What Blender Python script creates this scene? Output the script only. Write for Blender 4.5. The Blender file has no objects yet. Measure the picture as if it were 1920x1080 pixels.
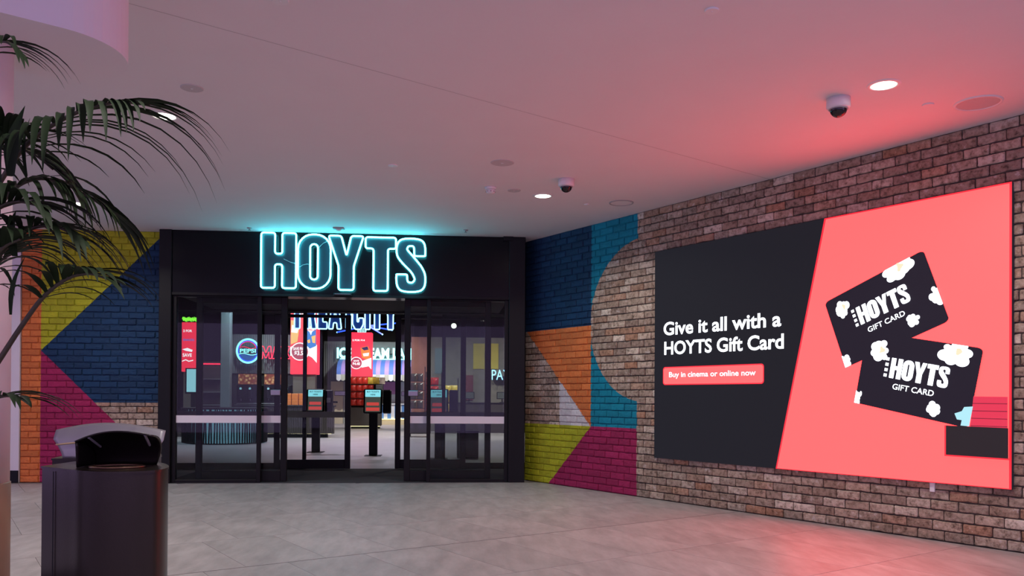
import bpy, math, random
from mathutils import Vector, Matrix
from mathutils.geometry import tessellate_polygon
R = random.Random(7)
PI = math.pi
scene = bpy.context.scene
col = scene.collection

# ---------------------------------------------------------------- camera
CAM_D, CAM_H, YAW, PITCH, ROLL, PPY, FOC = 11.7185, 1.2171, -.0846, .0075, .0058, 732.6, 1550.0
r0 = Vector((math.cos(YAW), math.sin(YAW), 0)); f0 = Vector((-math.sin(YAW), math.cos(YAW), 0)); u0 = Vector((0, 0, 1))
FWD = f0*math.cos(PITCH) + u0*math.sin(PITCH); up_ = -f0*math.sin(PITCH) + u0*math.cos(PITCH)
RIGHT = r0*math.cos(ROLL) + up_*math.sin(ROLL); UP = -r0*math.sin(ROLL) + up_*math.cos(ROLL)
CAM = Vector((0, -CAM_D, CAM_H))
cd = bpy.data.cameras.new('camera'); cam = bpy.data.objects.new('camera', cd); col.objects.link(cam)
cam.matrix_world = Matrix(((RIGHT.x, UP.x, -FWD.x, CAM.x), (RIGHT.y, UP.y, -FWD.y, CAM.y), (RIGHT.z, UP.z, -FWD.z, CAM.z), (0, 0, 0, 1)))
cd.sensor_width = 36; cd.lens = FOC/1920*36; cd.shift_y = (PPY-540)/1920; cd.clip_end = 200
scene.camera = cam

# ---------------------------------------------------------------- world, exposure
w = bpy.data.worlds.new('mall'); scene.world = w; w.use_nodes = True
bg = w.node_tree.nodes['Background']; bg.inputs[0].default_value = (.74, .50, 1.06, 1); bg.inputs[1].default_value = 1.25
vs = scene.view_settings; vs.view_transform = 'Standard'; vs.look = 'None'; vs.exposure = 0.0; vs.gamma = 1.0; vs.use_curve_mapping = False
scene.cycles.use_denoising = True
scene.cycles.max_bounces = 8; scene.cycles.diffuse_bounces = 4; scene.cycles.transparent_max_bounces = 24
scene.cycles.sample_clamp_indirect = 6.0

# ---------------------------------------------------------------- helpers
def at(x, y, Y):                      # a point of the photograph's frame on the plane y = Y (used to read off real positions)
    d = FWD + RIGHT*((x-960)/FOC) - UP*((y-PPY)/FOC)
    return CAM + d*((Y-CAM.y)/d.y)
def atd(x, y, dep):                   # the same at a distance
    return CAM + (FWD + RIGHT*((x-960)/FOC) - UP*((y-PPY)/FOC))*dep

class MB:
    def __init__(s): s.v = []; s.f = []
    def add(s, vs_, fs):
        o = len(s.v); s.v += [tuple(v) for v in vs_]; s.f += [tuple(i+o for i in f) for f in fs]; return s
    def box(s, x0, x1, y0, y1, z0, z1):
        return s.add([(x0,y0,z0),(x1,y0,z0),(x1,y1,z0),(x0,y1,z0),(x0,y0,z1),(x1,y0,z1),(x1,y1,z1),(x0,y1,z1)],
                     [(0,3,2,1),(4,5,6,7),(0,1,5,4),(1,2,6,5),(2,3,7,6),(3,0,4,7)])
    def cbox(s, x0, x1, y0, y1, z0, z1, c=.01):          # box with chamfered vertical and front edges
        pts = [(x0+c,z0),(x1-c,z0),(x1,z0+c),(x1,z1-c),(x1-c,z1),(x0+c,z1),(x0,z1-c),(x0,z0+c)]
        pin = [(min(max(x,x0+c*1.2),x1-c*1.2), min(max(z,z0+c*1.2),z1-c*1.2)) for x, z in pts]
        n = 8; vs_ = [(x,y0,z) for x, z in pin] + [(x,y0+c,z) for x, z in pts] + [(x,y1,z) for x, z in pts]
        fs = [tuple(range(n)), tuple(range(3*n-1, 2*n-1, -1))]
        for k in range(2):
            for i in range(n): j = (i+1) % n; fs.append((k*n+i, (k+1)*n+i, (k+1)*n+j, k*n+j))
        return s.add(vs_, fs)
    def lathe(s, prof, n=32, c=(0,0,0), cap=True):
        m = len(prof); vs_ = []
        for i in range(n):
            a = 2*PI*i/n
            for r, z in prof: vs_.append((c[0]+r*math.cos(a), c[1]+r*math.sin(a), c[2]+z))
        fs = []
        for i in range(n):
            j = (i+1) % n
            for k in range(m-1): fs.append((i*m+k, j*m+k, j*m+k+1, i*m+k+1))
        if cap:
            if prof[0][0] > 1e-5: fs.append(tuple(i*m for i in range(n))[::-1])
            if prof[-1][0] > 1e-5: fs.append(tuple(i*m+m-1 for i in range(n)))
        return s.add(vs_, fs)
    def tube(s, path, rad, n=8, closed=False):
        P = [Vector(p) for p in path]; m = len(P); rings = []; ref = None
        for i in range(m):
            if closed: t = (P[(i+1) % m]-P[i-1])
            else: t = P[min(i+1, m-1)]-P[max(i-1, 0)]
            t = t.normalized() if t.length > 1e-9 else Vector((0,0,1))
            if ref is None: ref = t.cross(Vector((0,1,0)) if abs(t.y) < .9 else Vector((1,0,0))).normalized()
            ref = (ref - t*ref.dot(t)).normalized(); b = t.cross(ref)
            r = rad[i] if isinstance(rad, (list, tuple)) else rad
            rings.append([P[i] + (ref*math.cos(2*PI*k/n) + b*math.sin(2*PI*k/n))*r for k in range(n)])
        fs = []
        for i in range(m if closed else m-1):
            a, b2 = i*n, ((i+1) % m)*n
            for k in range(n): l = (k+1) % n; fs.append((a+k, a+l, b2+l, b2+k))
        if not closed: fs += [tuple(range(n))[::-1], tuple((m-1)*n+k for k in range(n))]
        return s.add([v for r_ in rings for v in r_], fs)
    def poly(s, loops, y0, y1):                          # outline(s) in x,z, extruded from y0 (front) to y1
        flat = [p for l in loops for p in l]; n = len(flat)
        tris = tessellate_polygon([[Vector((p[0], p[1], 0)) for p in l] for l in loops])
        vs_ = [(p[0], y0, p[1]) for p in flat] + [(p[0], y1, p[1]) for p in flat]
        fs = [tuple(t) for t in tris] + [tuple(i+n for i in t)[::-1] for t in tris]; o = 0
        for l in loops:
            k = len(l)
            for i in range(k): j = (i+1) % k; fs.append((o+i, o+j, o+j+n, o+i+n))
            o += k
        return s.add(vs_, fs)
    def hull(s, loop, z0, z1):                           # outline in x,y, extruded in z
        n = len(loop)
        fs = [tuple(range(n))[::-1], tuple(range(n, 2*n))] + [(i, (i+1) % n, (i+1) % n+n, i+n) for i in range(n)]
        return s.add([(x,y,z0) for x, y in loop] + [(x,y,z1) for x, y in loop], fs)
    def grid(s, fn, nu, nv):
        vs_ = [fn(i/nu, j/nv) for i in range(nu+1) for j in range(nv+1)]
        return s.add(vs_, [(i*(nv+1)+j, (i+1)*(nv+1)+j, (i+1)*(nv+1)+j+1, i*(nv+1)+j+1) for i in range(nu) for j in range(nv)])
    def mesh(s, name, mat, smooth=False):
        me = bpy.data.meshes.new(name); me.from_pydata(s.v, [], s.f); me.update()
        if mat: me.materials.append(mat)
        if smooth:
            for p in me.polygons: p.use_smooth = True
        return me
def obj(name, mb, mat=None, parent=None, loc=(0,0,0), rot=(0,0,0), smooth=False):
    me = mb if isinstance(mb, bpy.types.Mesh) else mb.mesh(name, mat, smooth)
    o = bpy.data.objects.new(name, me); col.objects.link(o); o.parent = parent; o.location = loc; o.rotation_euler = rot
    return o
def tag(o, label, cat, group=None, kind=None):
    o['label'] = label; o['category'] = cat
    if group: o['group'] = group
    if kind: o['kind'] = kind
    return o
def thing(name, label, cat, loc=(0,0,0), rotz=0, group=None, kind=None):
    o = bpy.data.objects.new(name, None); col.objects.link(o); o.location = loc; o.rotation_euler = (0,0,rotz); o.empty_display_size = .1
    return tag(o, label, cat, group, kind)
def dup(root, loc, label=None, rotz=None):
    r = root.copy(); col.objects.link(r); r.location = loc
    if rotz is not None: r.rotation_euler = (0,0,rotz)
    if label: r['label'] = label
    for ch in root.children:
        c = ch.copy(); col.objects.link(c); c.parent = r
        for g in ch.children: d = g.copy(); col.objects.link(d); d.parent = c
    return r

# text as mesh, fitted to a box in x,z at depth y (facing -y)
def text_tris(s, bold=0.0):
    cu = bpy.data.curves.new('t', 'FONT'); cu.body = s; cu.size = 1; cu.offset = bold; cu.resolution_u = 4
    o = bpy.data.objects.new('t', cu); col.objects.link(o)
    dg = bpy.context.evaluated_depsgraph_get(); me = bpy.data.meshes.new_from_object(o.evaluated_get(dg))
    v = [(p.co.x, p.co.y) for p in me.vertices]; f = [tuple(p.vertices) for p in me.polygons]
    bpy.data.objects.remove(o); bpy.data.curves.remove(cu); bpy.data.meshes.remove(me)
    return v, f
def text(mb, s, o, ux, uz, bold=.0, y=0):                # o: bottom-left (x,z), ux: vector of the full width, uz: of the full height
    v, f = text_tris(s, bold); xs = [p[0] for p in v]; zs = [p[1] for p in v]
    x0, x1, z0, z1 = min(xs), max(xs), min(zs), max(zs)
    out = []
    for x, z in v:
        a = (x-x0)/(x1-x0); b = (z-z0)/(z1-z0)
        out.append((o[0]+ux[0]*a+uz[0]*b, y, o[1]+ux[1]*a+uz[1]*b))
    mb.add(out, f); return mb

def words(name, s, o, ux, uz, bold, y, m, parent):       # every word of a line is a part of its own
    v, f = text_tris(s, bold); xs = [p[0] for p in v]; zs = [p[1] for p in v]; x0, x1, z0, z1 = min(xs), max(xs), min(zs), max(zs)
    spans = []
    for a, b in sorted((min(v[i][0] for i in t), max(v[i][0] for i in t)) for t in f):
        if spans and a < spans[-1][1] + .13: spans[-1][1] = max(spans[-1][1], b)
        else: spans.append([a, b])
    for a, b in spans:
        mb = MB(); ids = [i for i in range(len(v)) if a-1e-6 <= v[i][0] <= b+1e-6]; ix = {i: k for k, i in enumerate(ids)}
        P = []
        for i in ids:
            q = (v[i][0]-x0)/(x1-x0); r = (v[i][1]-z0)/(z1-z0); P.append((o[0]+ux[0]*q+uz[0]*r, y, o[1]+ux[1]*q+uz[1]*r))
        mb.add(P, [tuple(ix[i] for i in t) for t in f if t[0] in ix])
        w_ = obj(name, mb, m, parent); w_['kind'] = 'stuff'

# ---------------------------------------------------------------- materials
def mat(name, c, rough=.6, metal=0, emit=None, es=1.0, noise=0, nscale=8, bump=0, bscale=40, spec=.5):
    m = bpy.data.materials.new(name); m.use_nodes = True; nt = m.node_tree; b = nt.nodes['Principled BSDF']
    b.inputs['Base Color'].default_value = (*c, 1); b.inputs['Roughness'].default_value = rough; b.inputs['Metallic'].default_value = metal
    b.inputs['Specular IOR Level'].default_value = spec
    if emit: b.inputs['Emission Color'].default_value = (*emit, 1); b.inputs['Emission Strength'].default_value = es
    if noise:
        t = nt.nodes.new('ShaderNodeTexCoord'); n = nt.nodes.new('ShaderNodeTexNoise'); n.inputs['Scale'].default_value = nscale; n.inputs['Detail'].default_value = 6
        r = nt.nodes.new('ShaderNodeMapRange'); r.inputs[3].default_value = 1-noise; r.inputs[4].default_value = 1+noise
        h = nt.nodes.new('ShaderNodeHueSaturation'); h.inputs['Color'].default_value = (*c, 1)
        nt.links.new(t.outputs['Object'], n.inputs['Vector']); nt.links.new(n.outputs['Fac'], r.inputs[0]); nt.links.new(r.outputs[0], h.inputs['Value']); nt.links.new(h.outputs[0], b.inputs['Base Color'])
    if bump:
        t = nt.nodes.new('ShaderNodeTexCoord'); n = nt.nodes.new('ShaderNodeTexNoise'); n.inputs['Scale'].default_value = bscale
        bp = nt.nodes.new('ShaderNodeBump'); bp.inputs['Strength'].default_value = bump; bp.inputs['Distance'].default_value = .01
        nt.links.new(t.outputs['Object'], n.inputs['Vector']); nt.links.new(n.outputs['Fac'], bp.inputs['Height']); nt.links.new(bp.outputs[0], b.inputs['Normal'])
    return m
def glow(name, c, s=1.0, base=(.02,.02,.02)):
    return mat(name, base, .5, emit=c, es=s)
def glass(name, tint, refl=.05):
    m = bpy.data.materials.new(name); m.use_nodes = True; nt = m.node_tree; nt.nodes.clear()
    o = nt.nodes.new('ShaderNodeOutputMaterial'); t = nt.nodes.new('ShaderNodeBsdfTransparent'); g = nt.nodes.new('ShaderNodeBsdfGlossy')
    t.inputs[0].default_value = (*tint, 1); g.inputs['Roughness'].default_value = .01
    fr = nt.nodes.new('ShaderNodeFresnel'); fr.inputs[0].default_value = 1.28
    mx = nt.nodes.new('ShaderNodeMixShader'); nt.links.new(fr.outputs[0], mx.inputs[0]); nt.links.new(t.outputs[0], mx.inputs[1]); nt.links.new(g.outputs[0], mx.inputs[2]); nt.links.new(mx.outputs[0], o.inputs[0])
    return m

class X:                               # little expression builder for shader math
    def __init__(s, nt, k): s.nt = nt; s.k = k
    def op(s, o, b=None, c=None):
        n = s.nt.nodes.new('ShaderNodeMath'); n.operation = o
        for i, q in enumerate((s, b, c)):
            if q is None: continue
            if isinstance(q, X): s.nt.links.new(q.k, n.inputs[i])
            else: n.inputs[i].default_value = q
        return X(s.nt, n.outputs[0])
    def __add__(s, b): return s.op('ADD', b)
    def __sub__(s, b): return s.op('SUBTRACT', b)
    def __mul__(s, b): return s.op('MULTIPLY', b)
    def __lt__(s, b): return s.op('LESS_THAN', b)
    def __gt__(s, b): return s.op('GREATER_THAN', b)
    def floor(s): return s.op('FLOOR')

BP, BH = .2375, .0875                  # brick pitch, course height
def brick_mat(name, frame, mural, mortar=False):
    m = bpy.data.materials.new(name); m.use_nodes = True; nt = m.node_tree; b = nt.nodes['Principled BSDF']
    tc = nt.nodes.new('ShaderNodeTexCoord'); tc.object = frame
    sp = nt.nodes.new('ShaderNodeSeparateXYZ'); nt.links.new(tc.outputs['Object'], sp.inputs[0])
    s, z = X(nt, sp.outputs[0]), X(nt, sp.outputs[2])
    oi_ = nt.nodes.new('ShaderNodeObjectInfo'); at_ = nt.nodes.new('ShaderNodeAttribute'); at_.attribute_name = 'tone'
    sr = nt.nodes.new('ShaderNodeSeparateColor'); nt.links.new(oi_.outputs['Color'], sr.inputs[0])
    tone_id = X(nt, sr.outputs[0]) + X(nt, at_.outputs['Fac'])
    def noise(sc, det=5, rough=.6):
        n = nt.nodes.new('ShaderNodeTexNoise'); n.inputs['Scale'].default_value = sc; n.inputs['Detail'].default_value = det; n.inputs['Roughness'].default_value = rough
        nt.links.new(tc.outputs['Object'], n.inputs['Vector']); return n
    def ramp(src, stops):
        r = nt.nodes.new('ShaderNodeValToRGB'); e = r.color_ramp.elements
        while len(e) < len(stops): e.new(.5)
        for q, (p, c) in zip(e, stops): q.position = p; q.color = (*c, 1)
        nt.links.new(src, r.inputs[0]); return r.outputs[0]
    def mix(f, a, c, mode='MIX'):
        n = nt.nodes.new('ShaderNodeMix'); n.data_type = 'RGBA'; n.blend_type = mode
        for i, q in ((0, f), (6, a), (7, c)):
            if isinstance(q, X): q = q.k
            if isinstance(q, bpy.types.NodeSocket): nt.links.new(q, n.inputs[i])
            elif isinstance(q, tuple): n.inputs[i].default_value = (*q, 1)
            else: n.inputs[i].default_value = q
        return n.outputs[2]
    if mortar:
        base = ramp(noise(14).outputs['Fac'], [(.3, (.04,.033,.028)), (.7, (.085,.07,.06))])
        tone = ramp(noise(9).outputs['Fac'], [(.3, (.66,.66,.66)), (.7, (.9,.9,.9))])
    else:
        base = ramp(tone_id.k, [(0, (.26,.19,.145)), (.22, (.38,.30,.225)), (.42, (.32,.225,.16)), (.60, (.48,.39,.30)), (.76, (.38,.205,.12)), (.84, (.30,.235,.175)), (1, (.64,.55,.44))])
        blot = ramp(noise(22, 6, .7).outputs['Fac'], [(.33, (.16,.13,.115)), (.43, (.66,.62,.58)), (.54, (1,1,1)), (.70, (1.32,1.3,1.27))])
        base = mix(.85, base, blot, 'MULTIPLY')
        white = X(nt, noise(11, 7, .7).outputs['Fac']) > .62
        base = mix(white*.55, base, (.52,.48,.44))
        tone = mix(.6, ramp(tone_id.k, [(0, (.8,.8,.8)), (1, (1.12,1.12,1.12))]), ramp(noise(30, 6, .7).outputs['Fac'], [(.3, (.72,.72,.72)), (.65, (1.15,1.15,1.15))]), 'MULTIPLY')
    colr = base
    for mask, c in mural(s, z):
        colr = mix(mask, colr, mix(1.0, c, tone, 'MULTIPLY'))
    nt.links.new(colr, b.inputs['Base Color']); b.inputs['Roughness'].default_value = .72; b.inputs['Specular IOR Level'].default_value = .35
    bp = nt.nodes.new('ShaderNodeBump'); bp.inputs['Strength'].default_value = .55; bp.inputs['Distance'].default_value = .012
    nt.links.new(noise(38, 6, .65).outputs['Fac'], bp.inputs['Height']); nt.links.new(bp.outputs[0], b.inputs['Normal'])
    return m
NAVY, TEAL, ORANGE, LIME, PINK, WHITE = (.004,.036,.095), (.0,.21,.30), (.66,.185,.045), (.40,.42,.014), (.33,.014,.085), (.60,.57,.56)
def mural_right(s, z):
    dx, dz = s-2.484, z-2.18; out = (dx*dx + dz*dz) > 1.014**2
    diag = s*1.34 + z*1.445 - (.04*1.34 + 2.17*1.445)          # > 0: right of and above the diagonal
    low = z < .835; top = z > 2.17; c1 = s < 1.487; c2 = (s > 1.487)*(s < 2.362); mid = (z > .835)*(z < 2.17)
    yl = (s-.58)*.835 - z*.91                                    # > 0: right of the slanted line in the bottom field
    return [(top*c1, NAVY), (c2*out*(z > .835), TEAL), (mid*c1*(diag > 0), ORANGE), (mid*c1*(diag < 0)*(s > .815), WHITE),
            (low*(yl < 0), LIME), (low*(yl > 0)*(s < 2.362), PINK)]
def mural_left(s, z):                                            # s is world x here
    up = (z-1.823) - (s+5.525)*1.005; dn = (z-1.823) + (s+5.525)*.995
    rt = s > -5.525
    return [(rt*(up > 0), LIME), (rt*(up < 0)*(dn > 0)*(z > 1.106), NAVY), (rt*(dn < 0), PINK), ((s < -5.525), ORANGE),
            (rt*(dn > 0)*(z < .62), WHITE)]

M = {}
M['ceiling'] = mat('white_plaster', (.74,.72,.73), .8, noise=.03, nscale=2, bump=.02, bscale=60)
M['white_wall'] = mat('white_wall_paint', (.72,.70,.71), .6, noise=.03)
M['black'] = mat('black_powder_coat', (.004,.005,.006), .5, noise=.2, nscale=3, spec=.25)
M['fascia'] = mat('black_gloss_fascia', (.003,.004,.006), .22, noise=.15, nscale=2, spec=.22)
M['alu'] = mat('dark_anodised_frame', (.005,.005,.006), .5, noise=.2, spec=.25)
M['dark'] = mat('dark_interior_paint', (.012,.012,.014), .8, noise=.2)
M['glass'] = glass('tinted_glass', (.80,.83,.84)); M['clear'] = glass('clear_glass', (.93,.95,.95))
M['band'] = mat('white_frosted_film', (.80,.78,.80), .7, noise=.02)
M['greyband'] = mat('grey_green_film', (.16,.17,.15), .7, noise=.05)
M['steel'] = mat('brushed_steel', (.32,.32,.33), .35, 1, noise=.1, nscale=20)
M['white_plastic'] = mat('white_plastic', (.75,.75,.75), .45, noise=.02)
M['grey_mesh'] = mat('grey_speaker_grille', (.52,.50,.51), .8, noise=.06, nscale=90)
M['grey_plastic'] = mat('grey_plastic', (.35,.34,.35), .6, noise=.05)
M['dome'] = mat('smoked_dome', (.012,.008,.012), .06, noise=.1)
M['lens'] = glow('downlight_lens', (1, .95, .82), 9)
M['bin'] = mat('dark_bronze_metal', (.022,.017,.014), .28, .3, spec=.28, noise=.12, nscale=5, bump=.03, bscale=150)
M['hood'] = mat('black_bronze_hood', (.016,.012,.012), .30, .5, noise=.2)
M['hoodgrey'] = mat('grey_satin_hood', (.30,.29,.30), .42, .4, noise=.06)
M['leaf'] = mat('palm_leaf', (.009,.021,.006), .62, noise=.5, nscale=5, spec=.18)
M['stem'] = mat('palm_stem', (.050,.042,.024), .6, noise=.3, nscale=12)

# ---------------------------------------------------------------- structure
HC = 3.5
C0 = Vector((1.2291, .3752, 0)); WROT = -PI/3; WD = Vector((.5, -math.sqrt(.75), 0)); WN = Vector((-math.sqrt(.75), -.5, 0))
WL = 9.2                                                   # length of the angled wall
# floor slab + tiles laid square to the angled wall
M['grout'] = mat('grout', (.20,.185,.175), .8, noise=.1)
fm = mat('stone_tile', (.36,.33,.315), .46, noise=.10, nscale=1.2, bump=.04, bscale=20)
nt = fm.node_tree                                          # streaks and a tone of its own for each tile
oi = nt.nodes.new('ShaderNodeObjectInfo'); mp = nt.nodes.new('ShaderNodeMapping'); tc = nt.nodes.new('ShaderNodeTexCoord')
mp.inputs['Scale'].default_value = (5.0, 1.4, 1); n2 = nt.nodes.new('ShaderNodeTexNoise'); n2.inputs['Scale'].default_value = 1.6; n2.inputs['Detail'].default_value = 8; n2.inputs['Roughness'].default_value = .62
va = nt.nodes.new('ShaderNodeVectorMath'); va.operation = 'ADD'
nt.links.new(tc.outputs['Object'], va.inputs[0]); mr0 = nt.nodes.new('ShaderNodeMath'); mr0.operation = 'MULTIPLY'; mr0.inputs[1].default_value = 37; nt.links.new(oi.outputs['Random'], mr0.inputs[0]); nt.links.new(mr0.outputs[0], va.inputs[1])
nt.links.new(va.outputs[0], mp.inputs[0]); nt.links.new(mp.outputs[0], n2.inputs['Vector'])
rp = nt.nodes.new('ShaderNodeValToRGB'); rp.color_ramp.elements[0].position = .32; rp.color_ramp.elements[0].color = (.275,.258,.252,1); rp.color_ramp.elements[1].position = .68; rp.color_ramp.elements[1].color = (.405,.385,.378,1)
nt.links.new(n2.outputs['Fac'], rp.inputs[0])
hs = nt.nodes.new('ShaderNodeHueSaturation'); mr = nt.nodes.new('ShaderNodeMapRange'); mr.inputs[3].default_value = .93; mr.inputs[4].default_value = 1.06
nt.links.new(oi.outputs['Random'], mr.inputs[0]); nt.links.new(mr.outputs[0], hs.inputs['Value']); nt.links.new(rp.outputs[0], hs.inputs['Color']); nt.links.new(hs.outputs[0], nt.nodes['Principled BSDF'].inputs['Base Color'])
M['tile'] = fm
floor = obj('floor', MB().box(-14, 9.5, -16, 27, -.12, -.006), M['grout']); tag(floor, 'pale stone tiled floor of the mall and the foyer', 'floor', kind='structure')
def clip(poly, p, n):                                      # keep the side n points to
    out = []
    for i in range(len(poly)):
        a, b = poly[i], poly[(i+1) % len(poly)]; da = (a-p).dot(n); db = (b-p).dot(n)
        if da >= 0: out.append(a)
        if (da >= 0) != (db >= 0): out.append(a + (b-a)*(da/(da-db)))
    return out
e1 = Vector((math.sqrt(.75), .5)); e2 = Vector((.5, -math.sqrt(.75)))       # along the continuous joints, along the wall
org = Vector((-1.374, -5.706))
TW, TL = .6, 1.2
for i in range(-14, 16):
    for j in range(-8, 7):
        a0 = i*TW + (.0 if j % 2 else .3); b0 = j*TL
        q = [org + e1*(a0+.0015) + e2*(b0+.0025), org + e1*(a0+TW-.0015) + e2*(b0+.0025), org + e1*(a0+TW-.0015) + e2*(b0+TL-.0025), org + e1*(a0+.0015) + e2*(b0+TL-.0025)]
        for p, n in ((Vector((0,-.005)), Vector((0,-1))), (C0.xy + WN.xy*.03, WN.xy), (Vector((-6.6,0)), Vector((1,0))), (Vector((0,-11.2)), Vector((0,1))), (Vector((6.2,0)), Vector((-1,0)))):
            q = clip(q, p, n) if len(q) > 2 else []
        if len(q) < 3: continue
        area = abs(sum(q[k].x*q[(k+1) % len(q)].y - q[(k+1) % len(q)].x*q[k].y for k in range(len(q))))/2
        if area < .004: continue
        q = q if sum(q[k].x*q[(k+1) % len(q)].y - q[(k+1) % len(q)].x*q[k].y for k in range(len(q))) > 0 else q[::-1]
        c = sum(q, Vector((0,0)))/len(q)
        obj('tile', MB().hull([(p.x-c.x, p.y-c.y) for p in q], -.006, 0), M['tile'], floor, (c.x, c.y, 0))
ca, cb = org - e1*1.8, org + e1*6.3; cn = e2*.004
obj('control_joint', MB().hull([(p.x, p.y) for p in (ca+cn, cb+cn, cb-cn, ca-cn)], -.005, .0008), mat('joint_sealant', (.11,.10,.095), .8, noise=.1), floor)
# foyer floor: bigger planks of the same stone, one sheet
M['foyer_floor'] = mat('foyer_stone', (.34,.31,.33), .42, noise=.2, nscale=1.5)
obj('foyer_paving', MB().box(-14, 9.5, 2.3, 27, -.006, 0), M['foyer_floor'], floor)
M['mat'] = mat('entrance_matting', (.055,.052,.06), .9, noise=.25, nscale=30, bump=.2, bscale=200)
obj('entrance_mat', MB().box(-3.88, 1.18, .0, 2.3, -.006, .002), M['mat'], floor)
# ceiling
ceil = obj('ceiling', MB().hull([(-11,-15),(7.6,-15),(7.6,.45),(-11,.45)], HC, HC+.15), M['ceiling']); tag(ceil, 'white plaster ceiling over the mall walkway', 'ceiling', kind='structure')
M['joint'] = mat('joint_strip', (.50,.48,.49), .9)  # grey strip that draws the ceiling joint line
ja, jb = Vector((-3.2,-7.62,HC-.001)), Vector((3.42,-3.36,HC-.001)); jd = (jb-ja).normalized(); jn = Vector((-jd.y, jd.x, 0))*.0035
tag(obj('trim_1', MB().add([ja-jn, jb-jn, jb+jn, ja+jn] + [v+Vector((0,0,.003)) for v in (ja-jn, jb-jn, jb+jn, ja+jn)], [(3,2,1,0),(4,5,6,7),(0,1,5,4),(1,2,6,5),(2,3,7,6),(3,0,4,7)]), M['joint']), 'fine expansion joint line running across the white ceiling', 'trim', kind='structure')

# brick shapes (8 long, 3 half), front towards -y
def brick_shape(L, seed):
    r = random.Random(seed); H = BH-.0085; L = L-.009; pts = []
    c = lambda: r.choice((.004, .006, .009, .016))
    for sx_, sz_, first in ((-1,-1,'x'), (1,-1,'z'), (1,1,'x'), (-1,1,'z')):
        a, b = c(), c()*.8; px_, pz_ = (sx_*(L/2-a), sz_*H/2), (sx_*L/2, sz_*(H/2-b))
        if (sx_, sz_) in ((-1,-1), (1,1)): pts += [pz_, px_]
        else: pts += [px_, pz_]
        nx_, nz_ = {(-1,-1): (1,0), (1,-1): (0,1), (1,1): (-1,0), (-1,1): (0,-1)}[(sx_, sz_)]
        if nx_:
            for k in ((.36, .68) if L > .15 else (.5,)): pts.append((-nx_*L/2 + nx_*L*(k+r.uniform(-.08,.08)), sz_*(H/2 - r.choice((0, .001, .003, .006)))))
        else: pts.append((sx_*(L/2 - r.uniform(-.001,.004)), r.uniform(-.012,.012)))
    n = len(pts); d = .010 + .008*r.random(); ins = .006
    inn = [(x*(1-2*ins/L), z*(1-2*ins/H)) for x, z in pts]
    vs_ = [(x, .004, z) for x, z in pts] + [(x, -d*.55, z) for x, z in pts] + [(x, -d + r.uniform(-.0025,.0025), z) for x, z in inn] + [(r.uniform(-.04,.04)*L/.23, -d-.002, 0)]
    fs = []
    for k in range(2):
        for i in range(n): j = (i+1) % n; fs.append((k*n+i, k*n+j, (k+1)*n+j, (k+1)*n+i))
    for i in range(n): fs.append((2*n+i, 2*n+(i+1) % n, 3*n))
    return MB().add(vs_, fs)
LONG = [brick_shape(BP, 10+i) for i in range(8)]; HALF = [brick_shape(BP/2, 40+i) for i in range(3)]
def lay_bricks(wall, m, s_from, s_to, hidden, rank, cap):
    ml = [b.mesh('brick', m) for b in LONG]; mh = [b.mesh('brick', m) for b in HALF]
    lst = []
    for row in range(40):
        z = (row+.5)*BH; s = s_from; nxt = s_from + (BP/2 if row % 2 else BP) + R.uniform(-.02, .02)
        while s < s_to-.03:
            e_ = nxt if nxt < s_to-.05 else s_to
            lst.append((s, e_, z, 0 if e_-s > .15 else 1)); s = e_
            base_ = s_from + (BP/2 if row % 2 else BP); k_ = round((s-base_)/BP)
            nxt = base_ + (k_+1)*BP + R.uniform(-.024, .024)
    lst = [q for q in lst if not hidden(*q[:3])]
    lst.sort(key=lambda q: rank((q[0]+q[1])/2, q[2]))
    rest = MB(); tones = []
    for i, (a, b, z, h) in enumerate(lst):
        k = R.randrange(3 if h else 8); sc = (b-a)/(BP/2 if h else BP); off = R.uniform(-.003, .002); tn = R.random()
        if i < cap:
            o = obj('brick', (mh if h else ml)[k], parent=wall, loc=((a+b)/2, off, z)); o.scale = (sc, 1, 1); o.color = (tn, 0, 0, 1)
        else:
            sh = (HALF if h else LONG)[k]; rest.add([(x*sc+(a+b)/2, y+off, zz+z) for x, y, zz in sh.v], sh.f); tones += [tn]*len(sh.v)
    if rest.v:
        o = obj('brickwork', rest, m, wall); o['kind'] = 'stuff'; o.color = (0, 0, 0, 1)
        o.data.attributes.new('tone', 'FLOAT', 'POINT').data.foreach_set('value', tones)
# angled brick wall on the right
wr = obj('wall_right', MB().box(-.02, WL, 0, .25, 0, HC), None, loc=C0, rot=(0,0,WROT)); tag(wr, 'long brick wall painted with a geometric mural beside the entrance', 'wall', kind='structure')
wr.data.materials.append(brick_mat('mortar_right', wr, mural_right, True))
SX0, SX1, SZ0, SZ1 = 2.70, 6.715, .499, 2.967
lay_bricks(wr, brick_mat('bricks_right', wr, mural_right), 0, WL, lambda a, b, z: a > SX0+.02 and b < SX1-.02 and SZ0+.05 < z < SZ1-.05,
           lambda s, z: (0 if s < 6.95 else 50) - s, 300)
# painted brick wall left of the entrance
wl = obj('wall_left', MB().box(-5.79, -3.86, .0, .2, 0, HC), None, loc=(0, .225, 0)); tag(wl, 'painted brick wall with orange lime navy and magenta shapes behind the palm', 'wall', kind='structure')
wl.data.materials.append(brick_mat('mortar_left', wl, mural_left, True))
lay_bricks(wl, brick_mat('bricks_left', wl, mural_left), -5.79, -3.87, lambda a, b, z: False, lambda s, z: -z if z < .5 and s > -5.3 else -10-z, 300)
wv = obj('wall_far_left', MB().box(-14, -5.80, .20, .45, 0, HC), M['white_wall']); tag(wv, 'smooth white wall beside the orange painted brick', 'wall', kind='structure')
tag(obj('baseboard_far_left', MB().cbox(-14, -5.80, .18, .199, 0, .165, .004), M['black']), 'black skirting board along the white wall', 'baseboard', kind='structure')

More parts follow.
